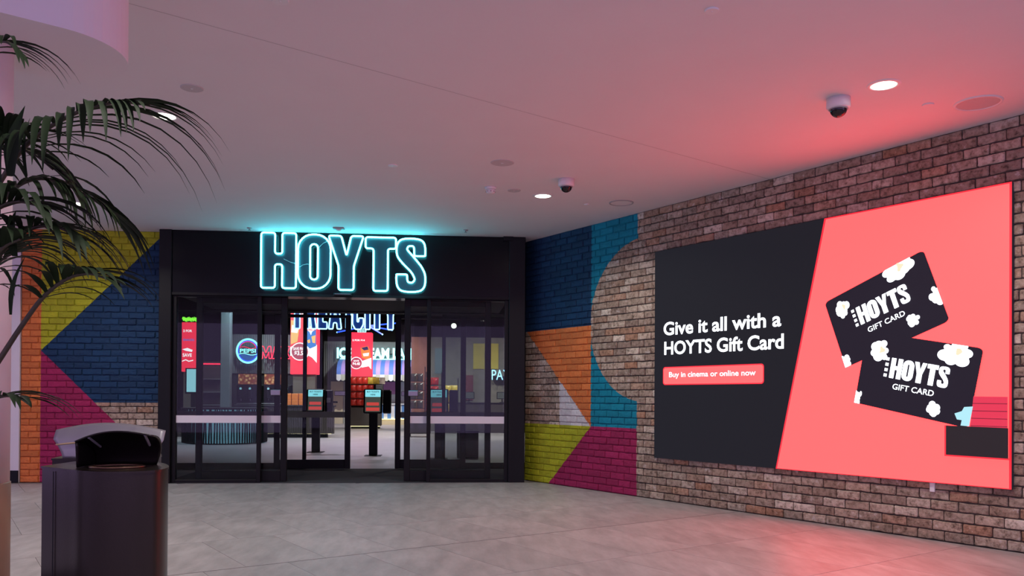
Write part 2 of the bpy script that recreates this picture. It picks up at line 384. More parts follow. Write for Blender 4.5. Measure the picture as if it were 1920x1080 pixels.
# portal: fascia and posts
po = thing('wall_front', 'matte black entrance portal carrying the neon sign', 'wall', (0,0,0), kind='structure')
obj('fascia', MB().box(-3.72, .945, .03, .32, 2.60, 3.495), M['fascia'], po)
obj('post', MB().cbox(-3.885, -3.72, 0, .32, 0, 3.498, .006), M['black'], po)
obj('post', MB().cbox(.945, 1.178, 0, .36, 0, 3.498, .006), M['black'], po)
obj('soffit', MB().box(-3.72, .945, .32, 2.2, 2.62, 2.8), M['dark'], po)
obj('head_trim', MB().box(-3.72, .945, .02, .03, 2.60, 2.635), M['alu'], po)
obj('cap_block', MB().box(.86, 1.0, -.02, .03, 3.44, 3.498), M['black'], po)

# glazing
def leaf(name, label, x0, x1, y, z0, z1, st, rb, rt, kind_cat, band=None, bm='band', gm='glass', lock=None, depth=.05, handed=1):
    t = thing(name, label, kind_cat, (x0, y, 0), kind='structure')
    L = x1-x0
    for a, b in ((0, st), (L-st, L)): obj('stile', MB().cbox(a, b, 0, depth, z0, z1, .004), M['alu'], t)
    obj('bottom_rail', MB().cbox(st, L-st, 0, depth, z0, z0+rb, .004), M['alu'], t)
    obj('top_rail', MB().cbox(st, L-st, 0, depth, z1-rt, z1, .004), M['alu'], t)
    obj('pane', MB().box(st-.005, L-st+.005, depth*.45, depth*.45+.008, z0+rb-.005, z1-rt+.005), M[gm], t)
    if band: obj('manifestation_band', MB().box(st, L-st, depth*.45-.003, depth*.45-.001, *band), M[bm], t)
    if lock:
        k = obj('lock_body', MB().cbox(*lock, -.02, -.001, 1.22, 1.30, .006), M['steel'], t)
    return t
leaf('window_1', 'fixed glass panel beside the left entrance post with white film band', -3.72, -2.515, .06, 0, 2.60, .055, .045, .02, 'window', (.833,.935))
leaf('window_2', 'fixed glass panel beside the right entrance post with white film band', -.215, .945, .06, 0, 2.60, .055, .045, .02, 'window', (.833,.935))
leaf('door_1', 'outer sliding glass door parked open beside the palm side panel', -3.42, -2.172, .14, .012, 2.60, .085, .15, .1, 'door', (.833,.935), lock=(1.02,1.16))
leaf('door_2', 'outer sliding glass door parked open beside the brick mural side', -.535, .70, .14, .012, 2.60, .085, .15, .1, 'door', (.833,.935), lock=(.06,.20))
leaf('window_3', 'inner fixed glass panel behind the left outer door', -5.2, -2.245, 2.26, 0, 2.62, .06, .10, .03, 'window', (.858,.955), 'greyband', 'clear')
leaf('window_4', 'inner fixed glass panel behind the right outer door', .0, 3.4, 2.26, 0, 2.62, .06, .10, .03, 'window', (.858,.955), 'greyband', 'clear')
leaf('door_3', 'inner sliding glass door next to the ribbed snack counter', -2.75, -1.51, 2.16, .012, 2.56, .09, .15, .05, 'door', (.858,.955), 'greyband', 'clear', lock=(.98,1.16))
leaf('door_4', 'inner sliding glass door next to the blue striped kiosk side', -.775, .40, 2.16, .012, 2.56, .09, .15, .05, 'door', (.858,.955), 'greyband', 'clear', lock=(.1,.28))
tag(obj('trim_2', MB().box(-5.2, 3.4, 2.12, 2.36, 2.60, 4.9), M['dark']), 'dark bulkhead above the inner sliding doors', 'bulkhead', kind='structure')
ds = thing('door_sensor', 'slim silver motion sensor bar under the neon sign', 'sensor', (-1.39, -.02, 2.63))
obj('housing', MB().cbox(-.13, .13, 0, .048, -.02, .025, .008), M['alu'], ds); obj('lens_strip', MB().box(-.11, .11, -.003, 0, .006, .016), M['steel'], ds)

# rest of the foyer shell
for nm, b, lb in (('wall_foyer_left', (-14.2,-14,.45,27.2,0,4.9), 'dark side wall of the foyer near the drink station'), ('wall_foyer_right', (9.3,9.5,.5,27.2,0,4.9), 'dark side wall of the foyer beyond the pay counter'),
                  ('wall_back', (-14.2,9.5,27,27.2,0,4.9), 'dark back wall of the foyer'), ('wall_foyer_front', (1.5,9.5,.62,.8,0,4.9), 'dark inside face of the front wall')):
    tag(obj(nm, MB().box(*b), M['dark']), lb, 'wall', kind='structure')
tag(obj('ceiling_foyer', MB().box(-14.2, 9.5, .2, 27.2, 4.9, 5.0), M['dark']), 'black painted foyer ceiling', 'ceiling', kind='structure')
tag(obj('wall_front_upper', MB().box(-14.2, 1.6, .33, .45, 3.66, 4.9), M['dark']), 'dark wall above the entrance portal inside', 'wall', kind='structure')

# ---------------------------------------------------------------- neon letters
def rounded(pts, rad, seg=5):
    out = []; n = len(pts)
    for i in range(n):
        p, a, b = Vector(pts[i]), Vector(pts[i-1]), Vector(pts[(i+1) % n])
        da, db = (a-p), (b-p); r = min(rad, da.length*.45, db.length*.45)
        s_, e_ = p+da.normalized()*r, p+db.normalized()*r
        for k in range(seg+1):
            t = k/seg; out.append(tuple(s_*(1-t)**2 + p*2*t*(1-t) + e_*t*t))
    return out
def smooth(pts, seg=4):
    out = []; n = len(pts)
    for i in range(n):
        p0, p1, p2, p3 = (Vector(pts[(i+k-1) % n]) for k in range(4))
        for k in range(seg):
            t = k/seg; out.append(tuple(.5*((2*p1)+(p2-p0)*t+(2*p0-5*p1+4*p2-p3)*t*t+(3*p1-p0-3*p2+p3)*t**3)))
    return out
def rrect(x0, x1, z0, z1, r, seg=6):
    out = []
    for cx, cz, a in ((x1-r, z0+r, -PI/2), (x1-r, z1-r, 0), (x0+r, z1-r, PI/2), (x0+r, z0+r, PI)):
        for k in range(seg+1): out.append((cx+r*math.cos(a+k*PI/2/seg), cz+r*math.sin(a+k*PI/2/seg)))
    return out
S_PTS = [(.27,.38),(.33,.28),(.34,.23),(.31,.185),(.27,.175),(.22,.19),(.205,.24),(.20,.30),(.18,.325),(.02,.325),(.0,.30),(0,.20),(.025,.09),(.10,.02),(.27,0),(.44,.02),(.52,.09),(.545,.20),(.535,.34),(.48,.46),(.42,.54),(.30,.68),(.21,.78),(.205,.82),(.225,.85),(.27,.86),(.315,.85),(.33,.80),(.335,.70),(.355,.675),(.52,.675),(.54,.70),(.54,.82),(.515,.92),(.44,.98),(.27,1),(.10,.98),(.025,.91),(0,.80),(.02,.66),(.12,.53)]
GL = {'H': (.63, [[(0,0),(.25,0),(.25,.43),(.38,.43),(.38,0),(.63,0),(.63,1),(.38,1),(.38,.62),(.25,.62),(.25,1),(0,1)]]),
      'O': (.60, None), 'Y': (.65, [[(0,1),(.235,1),(.335,.63),(.42,1),(.65,1),(.47,.44),(.47,0),(.19,0),(.19,.44)]]),
      'T': (.57, [[(0,1),(.57,1),(.57,.79),(.42,.79),(.42,0),(.15,0),(.15,.79),(0,.79)]]), 'S': (.55, None),
      'I': (.26, [[(0,0),(.26,0),(.26,1),(0,1)]]), 'E': (.48, [[(0,0),(.48,0),(.48,.22),(.26,.22),(.26,.40),(.44,.40),(.44,.60),(.26,.60),(.26,.78),(.48,.78),(.48,1),(0,1)]]),
      'R': (.60, [[(0,0),(.24,0),(.24,.36),(.30,.36),(.36,0),(.62,0),(.52,.42),(.58,.56),(.58,.84),(.46,1),(0,1)], [(.24,.56),(.24,.80),(.34,.80),(.34,.56)]]),
      'A': (.66, [[(0,0),(.22,0),(.25,.2),(.41,.2),(.44,0),(.66,0),(.46,1),(.20,1)], [(.28,.4),(.33,.72),(.38,.4)]]),
      'C': (.56, [[(.32,.36),(.32,.24),(.24,.24),(.24,.76),(.32,.76),(.32,.64),(.56,.64),(.56,.84),(.42,1),(.14,1),(0,.84),(0,.16),(.14,0),(.42,0),(.56,.16),(.56,.36)]])}
def glyph(ch, rad=.05):
    if ch == 'O': return .60, [rrect(0, .60, 0, 1, .27), rrect(.225, .365, .17, .82, .065)]
    if ch == 'S': return .55, [smooth(S_PTS)]
    wd, ls = GL[ch]
    return wd, [rounded(l, rad) for l in ls]
TUBE = glow('neon_tube_cyan', (.23, 2.5, 3.0), 4.2); CLIPM = M['steel']
sign = thing('neon_sign', 'large cyan neon outline sign reading HOYTS on the black fascia', 'sign', (-2.50, -.06, 2.705))
LT = {'H': (.0, .0, .765), 'O': (.500, -.002, .755), 'Y': (.915, -.012, .755), 'T': (1.425, -.018, .75), 'S': (1.855, -.025, .75)}
GLOWBACK = mat('letter_back_panel', (.012,.03,.042), .3)
for ch, (x, z, h) in LT.items():
    wd, loops = glyph(ch); sx = h*.985
    bm_ = MB(); bm_.poly([[(x+p[0]*sx, z+p[1]*h) for p in loops[0]]] + [[(x+p[0]*sx, z+p[1]*h) for p in l][::-1] for l in loops[1:]], .055, .085)
    lo = obj('letter', bm_, GLOWBACK, sign)
    tb = MB()
    for l in loops: tb.tube([(x+p[0]*sx, 0, z+p[1]*h) for p in l], .0125, 8, True)
    obj('neon_tube', tb, TUBE, lo, smooth=True)
    cl = MB()
    for l in loops:
        for k in range(0, len(l), max(1, len(l)//6)): cl.box(x+l[k][0]*sx-.004, x+l[k][0]*sx+.004, 0, .056, z+l[k][1]*h-.004, z+l[k][1]*h+.004)
    obj('tube_support', cl, CLIPM, lo)['kind'] = 'stuff'
wr_ = MB(); wr_.tube([(.30,.035,.41),(.38,.03,.37),(.47,.035,.345)], .004, 5); wr_.tube([(.52,.035,.30),(.56,.03,.33),(.62,.03,.345),(.68,.035,.33)], .004, 5); wr_.tube([(.78,.035,.58),(.84,.03,.64),(.9,.035,.67)], .004, 5)
obj('cable', wr_, M['grey_plastic'], sign)['kind'] = 'stuff'

# ---------------------------------------------------------------- LED wall screen
sc = obj('led_screen', MB().cbox(SX0, SX1, -.05, 0, SZ0, SZ1, .004), mat('led_dark', (.003,.003,.004), .7, emit=(.015,.0145,.020), es=1.0, spec=.1), loc=C0, rot=(0,0,WROT))
tag(sc, 'wide LED wall screen with a coral advert for gift cards on brick', 'screen')
RED = glow('led_coral', (5.6, .160, .160), 1.0); RED2 = glow('led_crimson', (.80, .028, .075), 1.0); WHT = glow('led_white', (2.4, 2.5, 2.7), 1.0); BLK = mat('led_card', (.003,.003,.004), .7, emit=(.020,.015,.026), es=1.0, spec=.1); CYW = glow('led_pale_cyan', (.45,.85,.95), 1.0); YEL = glow('led_cream', (1.0,.86,.58), 1.0); BLOOM = glow('led_bloom', (1.2,.02,.04), 1.0)  # the last one is red bloom around lit coral, put in as glowing colour
yy = [-.0505]
def layer(): yy[0] -= .0012; return yy[0], yy[0]+.001
def spart(name, loops, m, parent=sc): return obj(name, MB().poly(loops, *layer()), m, parent)
spart('coral_bloom', [[(4.452,SZ0),(SX1,SZ0),(SX1,SZ1),(5.010,SZ1)]], BLOOM)  # bloom of the bright coral drawn as a red edge
spart('coral_field', [[(4.470,SZ0+.006),(SX1-.018,SZ0+.006),(SX1-.018,SZ1-.012),(5.028,SZ1-.012)]], RED)
y0, y1 = layer(); words('headline_word', 'Give it all with a', (2.856, 1.952), (1.66, 0), (0, .158), .022, y0, WHT, sc)
words('headline_word', 'HOYTS Gift Card', (2.868, 1.722), (1.68, 0), (0, .158), .022, y0, WHT, sc)
spart('button_bloom', [rrect(2.850, 4.305, 1.368, 1.580, .035)], BLOOM); spart('button', [rrect(2.862, 4.294, 1.380, 1.568, .028)], RED)
y0, y1 = layer(); words('button_word', 'Buy in cinema or online now', (2.953, 1.440), (1.247, 0), (0, .078), .006, y0-.0005, WHT, sc)
def cardmap(TL, TR, BL):
    TL, TR, BL = Vector(TL), Vector(TR), Vector(BL)
    return lambda u, v: tuple(TL + (TR-TL)*u + (BL-TL)*v)
def blob(cx, cz, sx, sz, seed, bumps=7):                 # popped kernel: outline of a handful of uneven round lobes
    r = random.Random(seed*13+1); lobes = [(0, 0, .55)]; n = 72; out = []
    for i in range(bumps):
        a = 2*PI*i/bumps + r.uniform(-.35, .35); d = r.uniform(.35, .72); lobes.append((d*math.cos(a), d*math.sin(a), r.uniform(.20, .40)))
    for i in range(n):
        a = 2*PI*i/n; ux, uz = math.cos(a), math.sin(a); best = .3
        for lx, lz, lr in lobes:
            t = lx*ux + lz*uz; q = lr*lr - (lx*lx + lz*lz - t*t)
            if q > 0: best = max(best, t + math.sqrt(q))
        out.append((cx+sx*best*ux, cz+sz*best*uz))
    return out
def inside(pl): return [(min(max(u,0),1), min(max(v,0),1)) for u, v in pl]
def gift_card(f, pops, hoy, gift):
    rim = [f(*p) for p in rrect(0, 1, 0, 1, .05)]
    card = spart('gift_card', [rim], BLK)
    for k, (u, v, a, b, sd) in enumerate(pops):
        bl = inside(blob(u, v, a, b, sd)); spart('popcorn', [[f(*p) for p in bl]], WHT, card)
        if k < 2: spart('popcorn_shade', [[f(*p) for p in blob(u+.02, v-.02, a*.28, b*.38, sd+5, 3)]], YEL, card)
    o_, ux, uz = (Vector(q) for q in hoy); x = 0; tot = .63+.6+.65+.57+.55+4*.035-.05; y0, y1 = layer()
    lt = MB()
    for ch in 'HOYTS':
        wd, loops = glyph(ch, .02)
        mp_ = lambda p: tuple(o_ + ux*((x+p[0])/tot) + uz*p[1])
        ls = [[mp_(p) for p in loops[0]]]
        if ch == 'O': ls.append([mp_(p) for p in rrect(.25, .34, .2, .8, .04)][::-1])
        lt.poly(ls, y0, y1); x += wd + (.035 if ch != 'O' else .0)
    obj('logo_lettering', lt, WHT, card)['kind'] = 'stuff'
    dt = MB()
    for k in range(4):
        b = o_ - ux*.10 + uz*(.02+.27*k); c = [b, b+ux*.055, b+ux*.055+uz*.15, b+uz*.15]; dt.poly([[tuple(p) for p in c]], y0, y1)
    obj('logo_perforation', dt, WHT, card)['kind'] = 'stuff'
    g, gx, gz = gift; words('card_word', 'GIFT CARD', g, gx, gz, .008, y0, WHT, card)
    return card
f1 = cardmap((5.02,2.147), (5.995,2.52), (5.25,1.512))
gift_card(f1, [(.15,.21,.085,.16,1), (.75,.07,.15,.17,2), (.985,.64,.085,.15,3), (.72,.78,.07,.10,4), (.02,.93,.07,.12,5)],
          ((5.412,1.905), (.48,.180), (-.058,.162)), ((5.489,1.829), (.352,.133), (-.016,.046)))
f2 = cardmap((5.473,1.842), (6.508,1.637), (5.348,1.183))
gift_card(f2, [(.15,.24,.115,.17,6), (.80,.10,.15,.18,7), (.70,.86,.075,.12,8), (.02,.92,.045,.14,9)],
          ((5.690,1.411), (.520,-.102), (.033,.178)), ((5.722,1.308), (.373,-.066), (.010,.050)))
st = spart('faulty_module', [[(6.405,.993),(SX1-.018,.988),(SX1-.018,1.240),(6.432,1.243)]], RED2)
for k in range(4):
    z = 1.0 + .0615*k; spart('module_line', [[(6.405+.006*k,z),(SX1-.018,z-.002),(SX1-.018,z+.002),(6.405+.006*k,z+.004)]], BLK, st)
spart('popcorn_fault', [[(6.33,1.00),(6.40,.995),(6.43,1.16),(6.36,1.155),(6.34,1.12),(6.28,1.10),(6.30,1.05),(6.34,1.045)]], CYW, st)
spart('dead_module_bloom', [[(6.197,.738),(SX1,.735),(SX1,.75),(6.21,.752),(6.21,.997),(6.197,.997)]], BLOOM)
spart('dead_module', [[(6.210,.750),(SX1-.008,.747),(SX1-.008,.990),(6.210,.997)]], glow('led_dead', (.012,.009,.009), 1.0, (.004,.004,.004)))
bk = thing('cable_cover', 'small pale cable cover poking out under the LED screen', 'cover', C0 + WD*6.06 + WN*.017, WROT)
obj('cover', MB().cbox(-.022, .022, -.014, .0, .415, .50, .004), M['white_plastic'], bk)

# ---------------------------------------------------------------- ceiling fittings
def downlight(x, y, label, e=31):
    t = thing('downlight', label, 'downlight', (x, y, HC), group='recessed downlights')
    obj('trim_ring', MB().lathe([(.088,-.001),(.09,-.008),(.112,-.006),(.118,0)], 40, cap=False), M['white_plastic'], t, smooth=True)
    obj('lens', MB().lathe([(.0,-.0055),(.06,-.005),(.089,-.003)], 32, cap=False), M['lens'], t)
    l = bpy.data.lights.new('downlight', 'AREA'); l.shape = 'DISK'; l.size = .16; l.energy = e; l.color = (1, .95, .88); l.spread = 2.5
    lo = bpy.data.objects.new('downlight_lamp', l); col.objects.link(lo); lo.parent = t; lo.location = (0, 0, -.012)
    return t
for x, y, lb in ((3.184,-5.979,'lit round downlight between the ceiling speaker and dome camera above the LED screen'), (1.127,-2.425,'lit round downlight near the dome camera by the navy brick mural'),
                 (-2.277,-4.758,'lit round downlight beyond the tip of the longest palm frond'), (-4.332,-1.435,'lit round downlight half hidden by lower palm fronds'),
                 (-.4,-8.9,'added unseen downlight over the walkway behind the bins'), (3.3,-10.2,'added unseen downlight over the walkway away from the entrance'), (-4.6,-7.2,'added unseen downlight over the walkway beyond the column'), (-2.4,-12.2,'added unseen downlight at the far end of the walkway'), (1.2,-12.8,'added unseen downlight at the walkway end towards the brick wall')):  # these unseen downlights are added to light the walkway
    downlight(x, y, lb)
def disc(name, x, y, r, label, cat, m='grey_mesh', ring=False, group=None, h=.006):
    t = thing(name, label, cat, (x, y, HC), group=group)
    if ring:
        obj('rim', MB().lathe([(r*.86,0),(r*.88,-h*1.6),(r*.98,-h*1.4),(r,0)], 40, cap=False), M['grey_plastic'] if ring == 2 else M['white_plastic'], t, smooth=True)
        obj('grille', MB().lathe([(0,-h*.8),(r*.87,-h*.6)], 40, cap=False), M[m], t)
    else:
        obj('grille', MB().lathe([(0,-h),(r*.93,-h),(r,-h*.5),(r,0)], 36, cap=False), M[m], t)
        obj('centre_dot', MB().lathe([(0,-h-.004),(r*.10,-h-.002),(r*.12,-h)], 12, cap=False), M['white_plastic'], t)
    return t
disc('ceiling_speaker', -1.866, -5.409, .082, 'grey round ceiling speaker between the palm and the entrance', 'speaker')
disc('ceiling_speaker', .573, -3.697, .115, 'grey round ceiling speaker out in the open ceiling before the smoke detector', 'speaker')
disc('ceiling_speaker', .781, -2.631, .074, 'small grey round speaker beside the smoke detector', 'speaker')
disc('ceiling_speaker', 2.08, -2.193, .145, 'round flush speaker with darker rim by the teal mural corner', 'speaker', 'ceiling', 2)
disc('ceiling_speaker', 4.097, -5.699, .172, 'large round flush speaker close to the brick wall above the LED screen', 'speaker', 'grey_mesh', 1)
for x, y, r, lb in ((1.569,-6.986,.042,'small white cover plate between the walkway ceiling joint and LED wall'), (-.495,-3.49,.046,'small white cover plate out in front of the entrance sign'), (1.691,-2.069,.032,'small grey cover plate between downlight and flush speaker'), (3.737,-5.627,.043,'small flush cover plate between downlight and large speaker'), (-.945,-6.867,.05,'small white cover plate beside the ceiling joint')):
    disc('cover_plate', x, y, r, lb, 'cover plate', 'white_plastic', h=.009)
def sprinkler(x, y, lb):
    t = thing('sprinkler', lb, 'sprinkler', (x, y, HC)); obj('escutcheon', MB().lathe([(.035,0),(.03,-.012),(.012,-.014)], 20), M['grey_plastic'], t, smooth=True); obj('deflector', MB().lathe([(.008,-.012),(.008,-.03),(.02,-.032),(.02,-.035)], 14), M['steel'], t)
sprinkler(.309, -.405, 'tiny sprinkler head near the right end of the black fascia'); sprinkler(-2.623, -.216, 'tiny sprinkler head above the first letter of the neon sign')
sd = thing('smoke_detector', 'white smoke detector hanging from the ceiling by the small speaker', 'smoke detector', (.515, -2.742, HC))
obj('base', MB().lathe([(.062,0),(.06,-.022),(.05,-.026)], 28), M['white_plastic'], sd, smooth=True)
obj('sensing_head', MB().lathe([(.042,-.026),(.05,-.04),(.046,-.062),(.03,-.07),(0,-.072)], 28), M['white_plastic'], sd, smooth=True)
v_ = MB()
for k in range(8):
    a = k*PI/4; v_.box(.049*math.cos(a)-.006, .049*math.cos(a)+.006, .049*math.sin(a)-.006, .049*math.sin(a)+.006, -.056, -.046)
obj('vent', v_, M['grey_plastic'], sd)['kind'] = 'stuff'
ms = thing('motion_sensor', 'small grey motion sensor on the ceiling above the neon sign', 'sensor', (-1.41, -.354, HC))
obj('base', MB().cbox(-.075, .075, -.05, .05, -.022, 0, .006), M['grey_plastic'], ms); obj('eye', MB().lathe([(.04,-.022),(.034,-.04),(.018,-.048),(0,-.05)], 20), M['white_plastic'], ms, smooth=True)
def dome_cam(x, y, r, lb):
    t = thing('security_camera', lb, 'camera', (x, y, HC), group='dome cameras')
    obj('housing', MB().lathe([(r,0),(r,-r*.75),(r*.94,-r*.88),(r*.8,-r*.92)], 36), M['white_plastic'], t, smooth=True)
    obj('dome', MB().lathe([(r*.74*math.cos(a*PI/16), -r*.9-r*.74*math.sin(a*PI/16)) for a in range(9)], 32), M['dome'], t, smooth=True)
    obj('collar', MB().lathe([(r*.72,-r*.88),(r*.82,-r*.95),(r*.72,-r*1.0)], 32, cap=False), M['grey_plastic'], t, smooth=True)
dome_cam(1.285, -3.15, .084, 'white dome security camera by the lit downlight near the navy mural'); dome_cam(2.991, -5.679, .087, 'white dome security camera over the LED screen beside a lit downlight')

# ---------------------------------------------------------------- round bulkhead and column
ax = Vector((-.83, -.55)).normalized(); pr = Vector((-ax.y, ax.x)); bc = Vector((-2.007, -7.347)); br = .372
lp = []
for k in range(25): a = -PI/2 + PI*k/24; q = bc - ax*br*math.cos(a) + pr*br*math.sin(a); lp.append((q.x, q.y))
for k in range(25): a = -PI/2 + PI*k/24; q = bc + ax*1.3 + ax*br*math.cos(a) - pr*br*math.sin(a); lp.append((q.x, q.y))
o = obj('trim_3', MB().hull(lp, 2.95, HC), M['ceiling']); tag(o, 'rounded white bulkhead dropping from the ceiling above the palm', 'bulkhead', kind='structure')
ce = atd(22, 200, 4.05); cc = Vector((ce.x, ce.y)) + Vector((-RIGHT.x, -RIGHT.y))*.305
cl_ = thing('trim_4', 'round white column behind the palm fronds', 'column', (cc.x, cc.y, 0), kind='structure')
obj('shaft', MB().lathe([(.27,.78),(.27,2.95)], 48), M['white_wall'], cl_, smooth=True); obj('base_cladding', MB().lathe([(.275,0),(.275,.775),(.27,.78)], 48), mat('tan_cladding', (.30,.22,.15), .5, noise=.15), cl_, smooth=True)

# ---------------------------------------------------------------- litter bins (twin, back to back)
RH = Vector((RIGHT.x, RIGHT.y, 0)).normalized(); FH = Vector((FWD.x, FWD.y, 0)).normalized()
def plan(X_, d): v = CAM + RH*X_ + FH*d; return Vector((v.x, v.y))
def bin_(outline, label, front):
    P = [plan(*q) for q in outline]; c = sum(P, Vector((0,0)))/len(P)
    t = thing('litter_bin', label, 'bin', (c.x, c.y, 0))
    loc_ = [(p.x-c.x, p.y-c.y) for p in P]
    if sum(loc_[k][0]*loc_[(k+1) % len(loc_)][1]-loc_[(k+1) % len(loc_)][0]*loc_[k][1] for k in range(len(loc_))) < 0: loc_ = loc_[::-1]
    b = obj('body', MB().hull([(x*.985, y*.985) for x, y in loc_], .03, .922), M['bin'], t)
    for p in b.data.polygons: p.use_smooth = abs(p.normal.z) < .5
    md = b.modifiers.new('edges', 'EDGE_SPLIT'); md.split_angle = math.radians(28)
    obj('top_plate', MB().hull([(x*1.0, y*1.0) for x, y in loc_], .922, .930), M['bin'], t)
    obj('plinth', MB().hull([(x*.93, y*.93) for x, y in loc_], 0, .03), M['black'], t)
    return t, c
arc = smooth([(-1.709,3.18),(-1.61,3.108),(-1.505,3.078),(-1.41,3.10),(-1.352,3.17),(-1.365,3.29),(-1.425,3.42),(-1.51,3.53),(-1.63,3.59),(-1.80,3.59),(-1.872,3.50),(-1.878,3.30)], 5)
k0 = [i for i, p in enumerate(arc)]
front_outline = [(-1.709,3.18)] + [p for p in arc[1:40]] + [(-1.80,3.595),(-1.873,3.56),(-1.878,3.30)]
tb_, c_ = bin_(front_outline, 'dark bronze litter bin with black open hood in front of palm', True)
def toL(X_, d, z, c): p = plan(X_, d); return (p.x-c.x, p.y-c.y, z)
def hood_f(u, v):
    base = (-1.715 + .255*u, 3.40, .93); top = (-1.70 + .298*u, 3.22, 1.052 + .022*math.sin(PI*min(1, u*.85+.12)) - .03*(1-u)**3)
    k = math.sin(v*PI/2); q = 1-math.cos(v*PI/2)
    return toL(base[0]*(1-k)+top[0]*k, base[1]*(1-q)+top[1]*q, base[2]*(1-k)+top[2]*k, c_)
h_ = obj('hood', MB().grid(hood_f, 20, 14), M['hood'], tb_, smooth=True); sm = h_.modifiers.new('sheet', 'SOLIDIFY'); sm.thickness = .006
ck = MB().grid(lambda u, v: tuple(Vector(hood_f(0, v))*(1-u) + Vector(toL(-1.715+.01*v, 3.40-.16*v, .931, c_))*u), 6, 14)
hc = obj('hood_cheek', ck, M['hood'], tb_, smooth=True); hc.modifiers.new('sheet', 'SOLIDIFY').thickness = .005
for u in (.16, .9): obj('hood_bracket', MB().tube([hood_f(u, .97), tuple(Vector(hood_f(u, .7))*.5 + Vector(hood_f(u*.9, .25))*.5)], .005, 6), M['hoodgrey'], tb_)
cq = plan(-1.555, 3.26); ring = MB().tube([(cq.x-c_.x+.10*math.cos(a*PI/16), cq.y-c_.y+.075*math.sin(a*PI/16), .934) for a in range(32)], .005, 6, True)
obj('chute_ring', ring, mat('bronze_ring', (.14,.08,.05), .35, .7), tb_, smooth=True)
obj('side_seam', MB().tube([toL(-1.7935, 3.238, .05, c_), toL(-1.7935, 3.238, .915, c_)], .002, 5), M['black'], tb_)
back_outline = [(-2.06,3.70),(-1.66,3.70),(-1.62,3.78),(-1.67,3.95),(-1.74,4.10),(-1.84,4.19),(-1.95,4.19),(-2.08,4.1),(-2.12,3.95)]
tr_, c2_ = bin_(back_outline, 'litter bin with grey flared hood behind the black hooded bin', False)
def hood_b(u, v):
    k = min(1, v*1.5)**1.6
    x0, x1 = -2.02 - .052*k, -1.60 + .026*k
    rise = .930 + v*(.118 + .042*math.sin(PI*min(1, .06+u*.88)))
    return toL(x0*(1-u)+x1*u, 3.72 - .02*math.sin(PI*u) + .04*v*v, rise, c2_)
hb = obj('hood', MB().grid(hood_b, 24, 12), M['hoodgrey'], tr_, smooth=True); hb.modifiers.new('sheet', 'SOLIDIFY').thickness = .006
obj('brass_strip', MB().tube([tuple(Vector(hood_b(k/12, .48)) - FH*.008) for k in range(13)], .0035, 6), mat('brass_edge', (.75,.58,.28), .3, .6), tr_, smooth=True)

# ---------------------------------------------------------------- palm
pb = atd(-95, 900, 3.15); palm = thing('potted_palm', 'tall potted palm with dark arching feather fronds beside the column', 'palm', (pb.x, pb.y, 0))
PO = Vector((pb.x, pb.y, 0))
M['pot'] = mat('charcoal_planter', (.05,.05,.05), .6, noise=.15)
obj('planter', MB().lathe([(.17,0),(.22,.02),(.25,.40),(.25,.43),(.225,.43),(.22,.36),(0,.36)], 40), M['pot'], palm, smooth=True)
def catmull(pts, seg):
    P = [Vector(p) for p in pts]; P = [P[0]*2-P[1]] + P + [P[-1]*2-P[-2]]; out = []
    for i in range(1, len(P)-2):
        for k in range(seg):
            t = k/seg; a, b, c, d = P[i-1:i+3]
            out.append(.5*((2*b)+(c-a)*t+(2*a-5*b+4*c-d)*t*t+(3*b-a-3*c+d)*t**3))
    return out + [P[-2]]
def frond(pix, n, L0, start, droop, seed, wide=.017, spread=.8, fold=.9, near_l=.8):
    r = random.Random(seed); pts = catmull([atd(*p) - PO for p in pix], 8); m = len(pts)
    base = Vector((r.uniform(-.05,.05), r.uniform(-.05,.05), .36))
    path = [base, base*.5 + Vector((pts[0].x*.35, pts[0].y*.35, pts[0].z*.55))] + pts
    path = catmull(path[:3], 4)[:-1] + pts
    rad = [.011*(1-.8*i/(len(path)-1)) + .002 for i in range(len(path))]
    fr = obj('frond', MB().tube(path, rad, 6), M['stem'], palm, smooth=True)
    view = -FH
    for k in range(n):
        t = start + (1-start)*(k+.3*r.random())/n; i = min(int(t*(m-1)), m-2); p = pts[i].lerp(pts[i+1], t*(m-1)-i); tan = (pts[min(i+2, m-1)]-pts[max(i-1, 0)]).normalized()
        side0 = tan.cross(Vector((0,0,1))).normalized(); nor = side0.cross(tan).normalized()
        for sgn in (-1, 1):
            q = (t-start)/(1-start); L = L0*(.55 + .75*math.sin(PI*min(.97, q*.8+.16)))*r.uniform(.85, 1.12)*(1-.35*max(0, q-.8)/.2)
            near = side0.dot(-FH)*sgn > .2; L *= near_l if near else 1.0; dr = droop*(3.2 if near and near_l < .7 else 1.0)
            d = (tan*(.55+.55*q) + side0*sgn*spread*(1-.5*q) + nor*(.30 + r.uniform(-.12,.12))).normalized()
            wd = wide*r.uniform(.8, 1.2); cur = p.copy(); vs_ = []; N = 8; step = L/N
            for j in range(N+1):
                f_ = j/N; wj = wd*(.35 + 1.6*f_)/(1) if f_ < .3 else wd*.83*(1-((f_-.3)/.7)**1.8)+.0006
                sd_ = d.cross(Vector((0,0,1))); sd_ = sd_.normalized() if sd_.length > 1e-3 else side0
                nn = sd_.cross(d)
                vs_ += [cur - sd_*wj, cur - nn*wj*.25, cur + sd_*wj]
                d = (d + Vector((0,0,-1))*dr*step*(1.0+2.2*f_)*fold + Vector((r.uniform(-1,1), r.uniform(-1,1), 0))*.02).normalized(); cur = cur + d*step
            fs = []
            for j in range(N): a = j*3; fs += [(a, a+1, a+4, a+3), (a+1, a+2, a+5, a+4)]
            obj('leaflet', MB().add(vs_, fs), M['leaf'], fr, smooth=True)
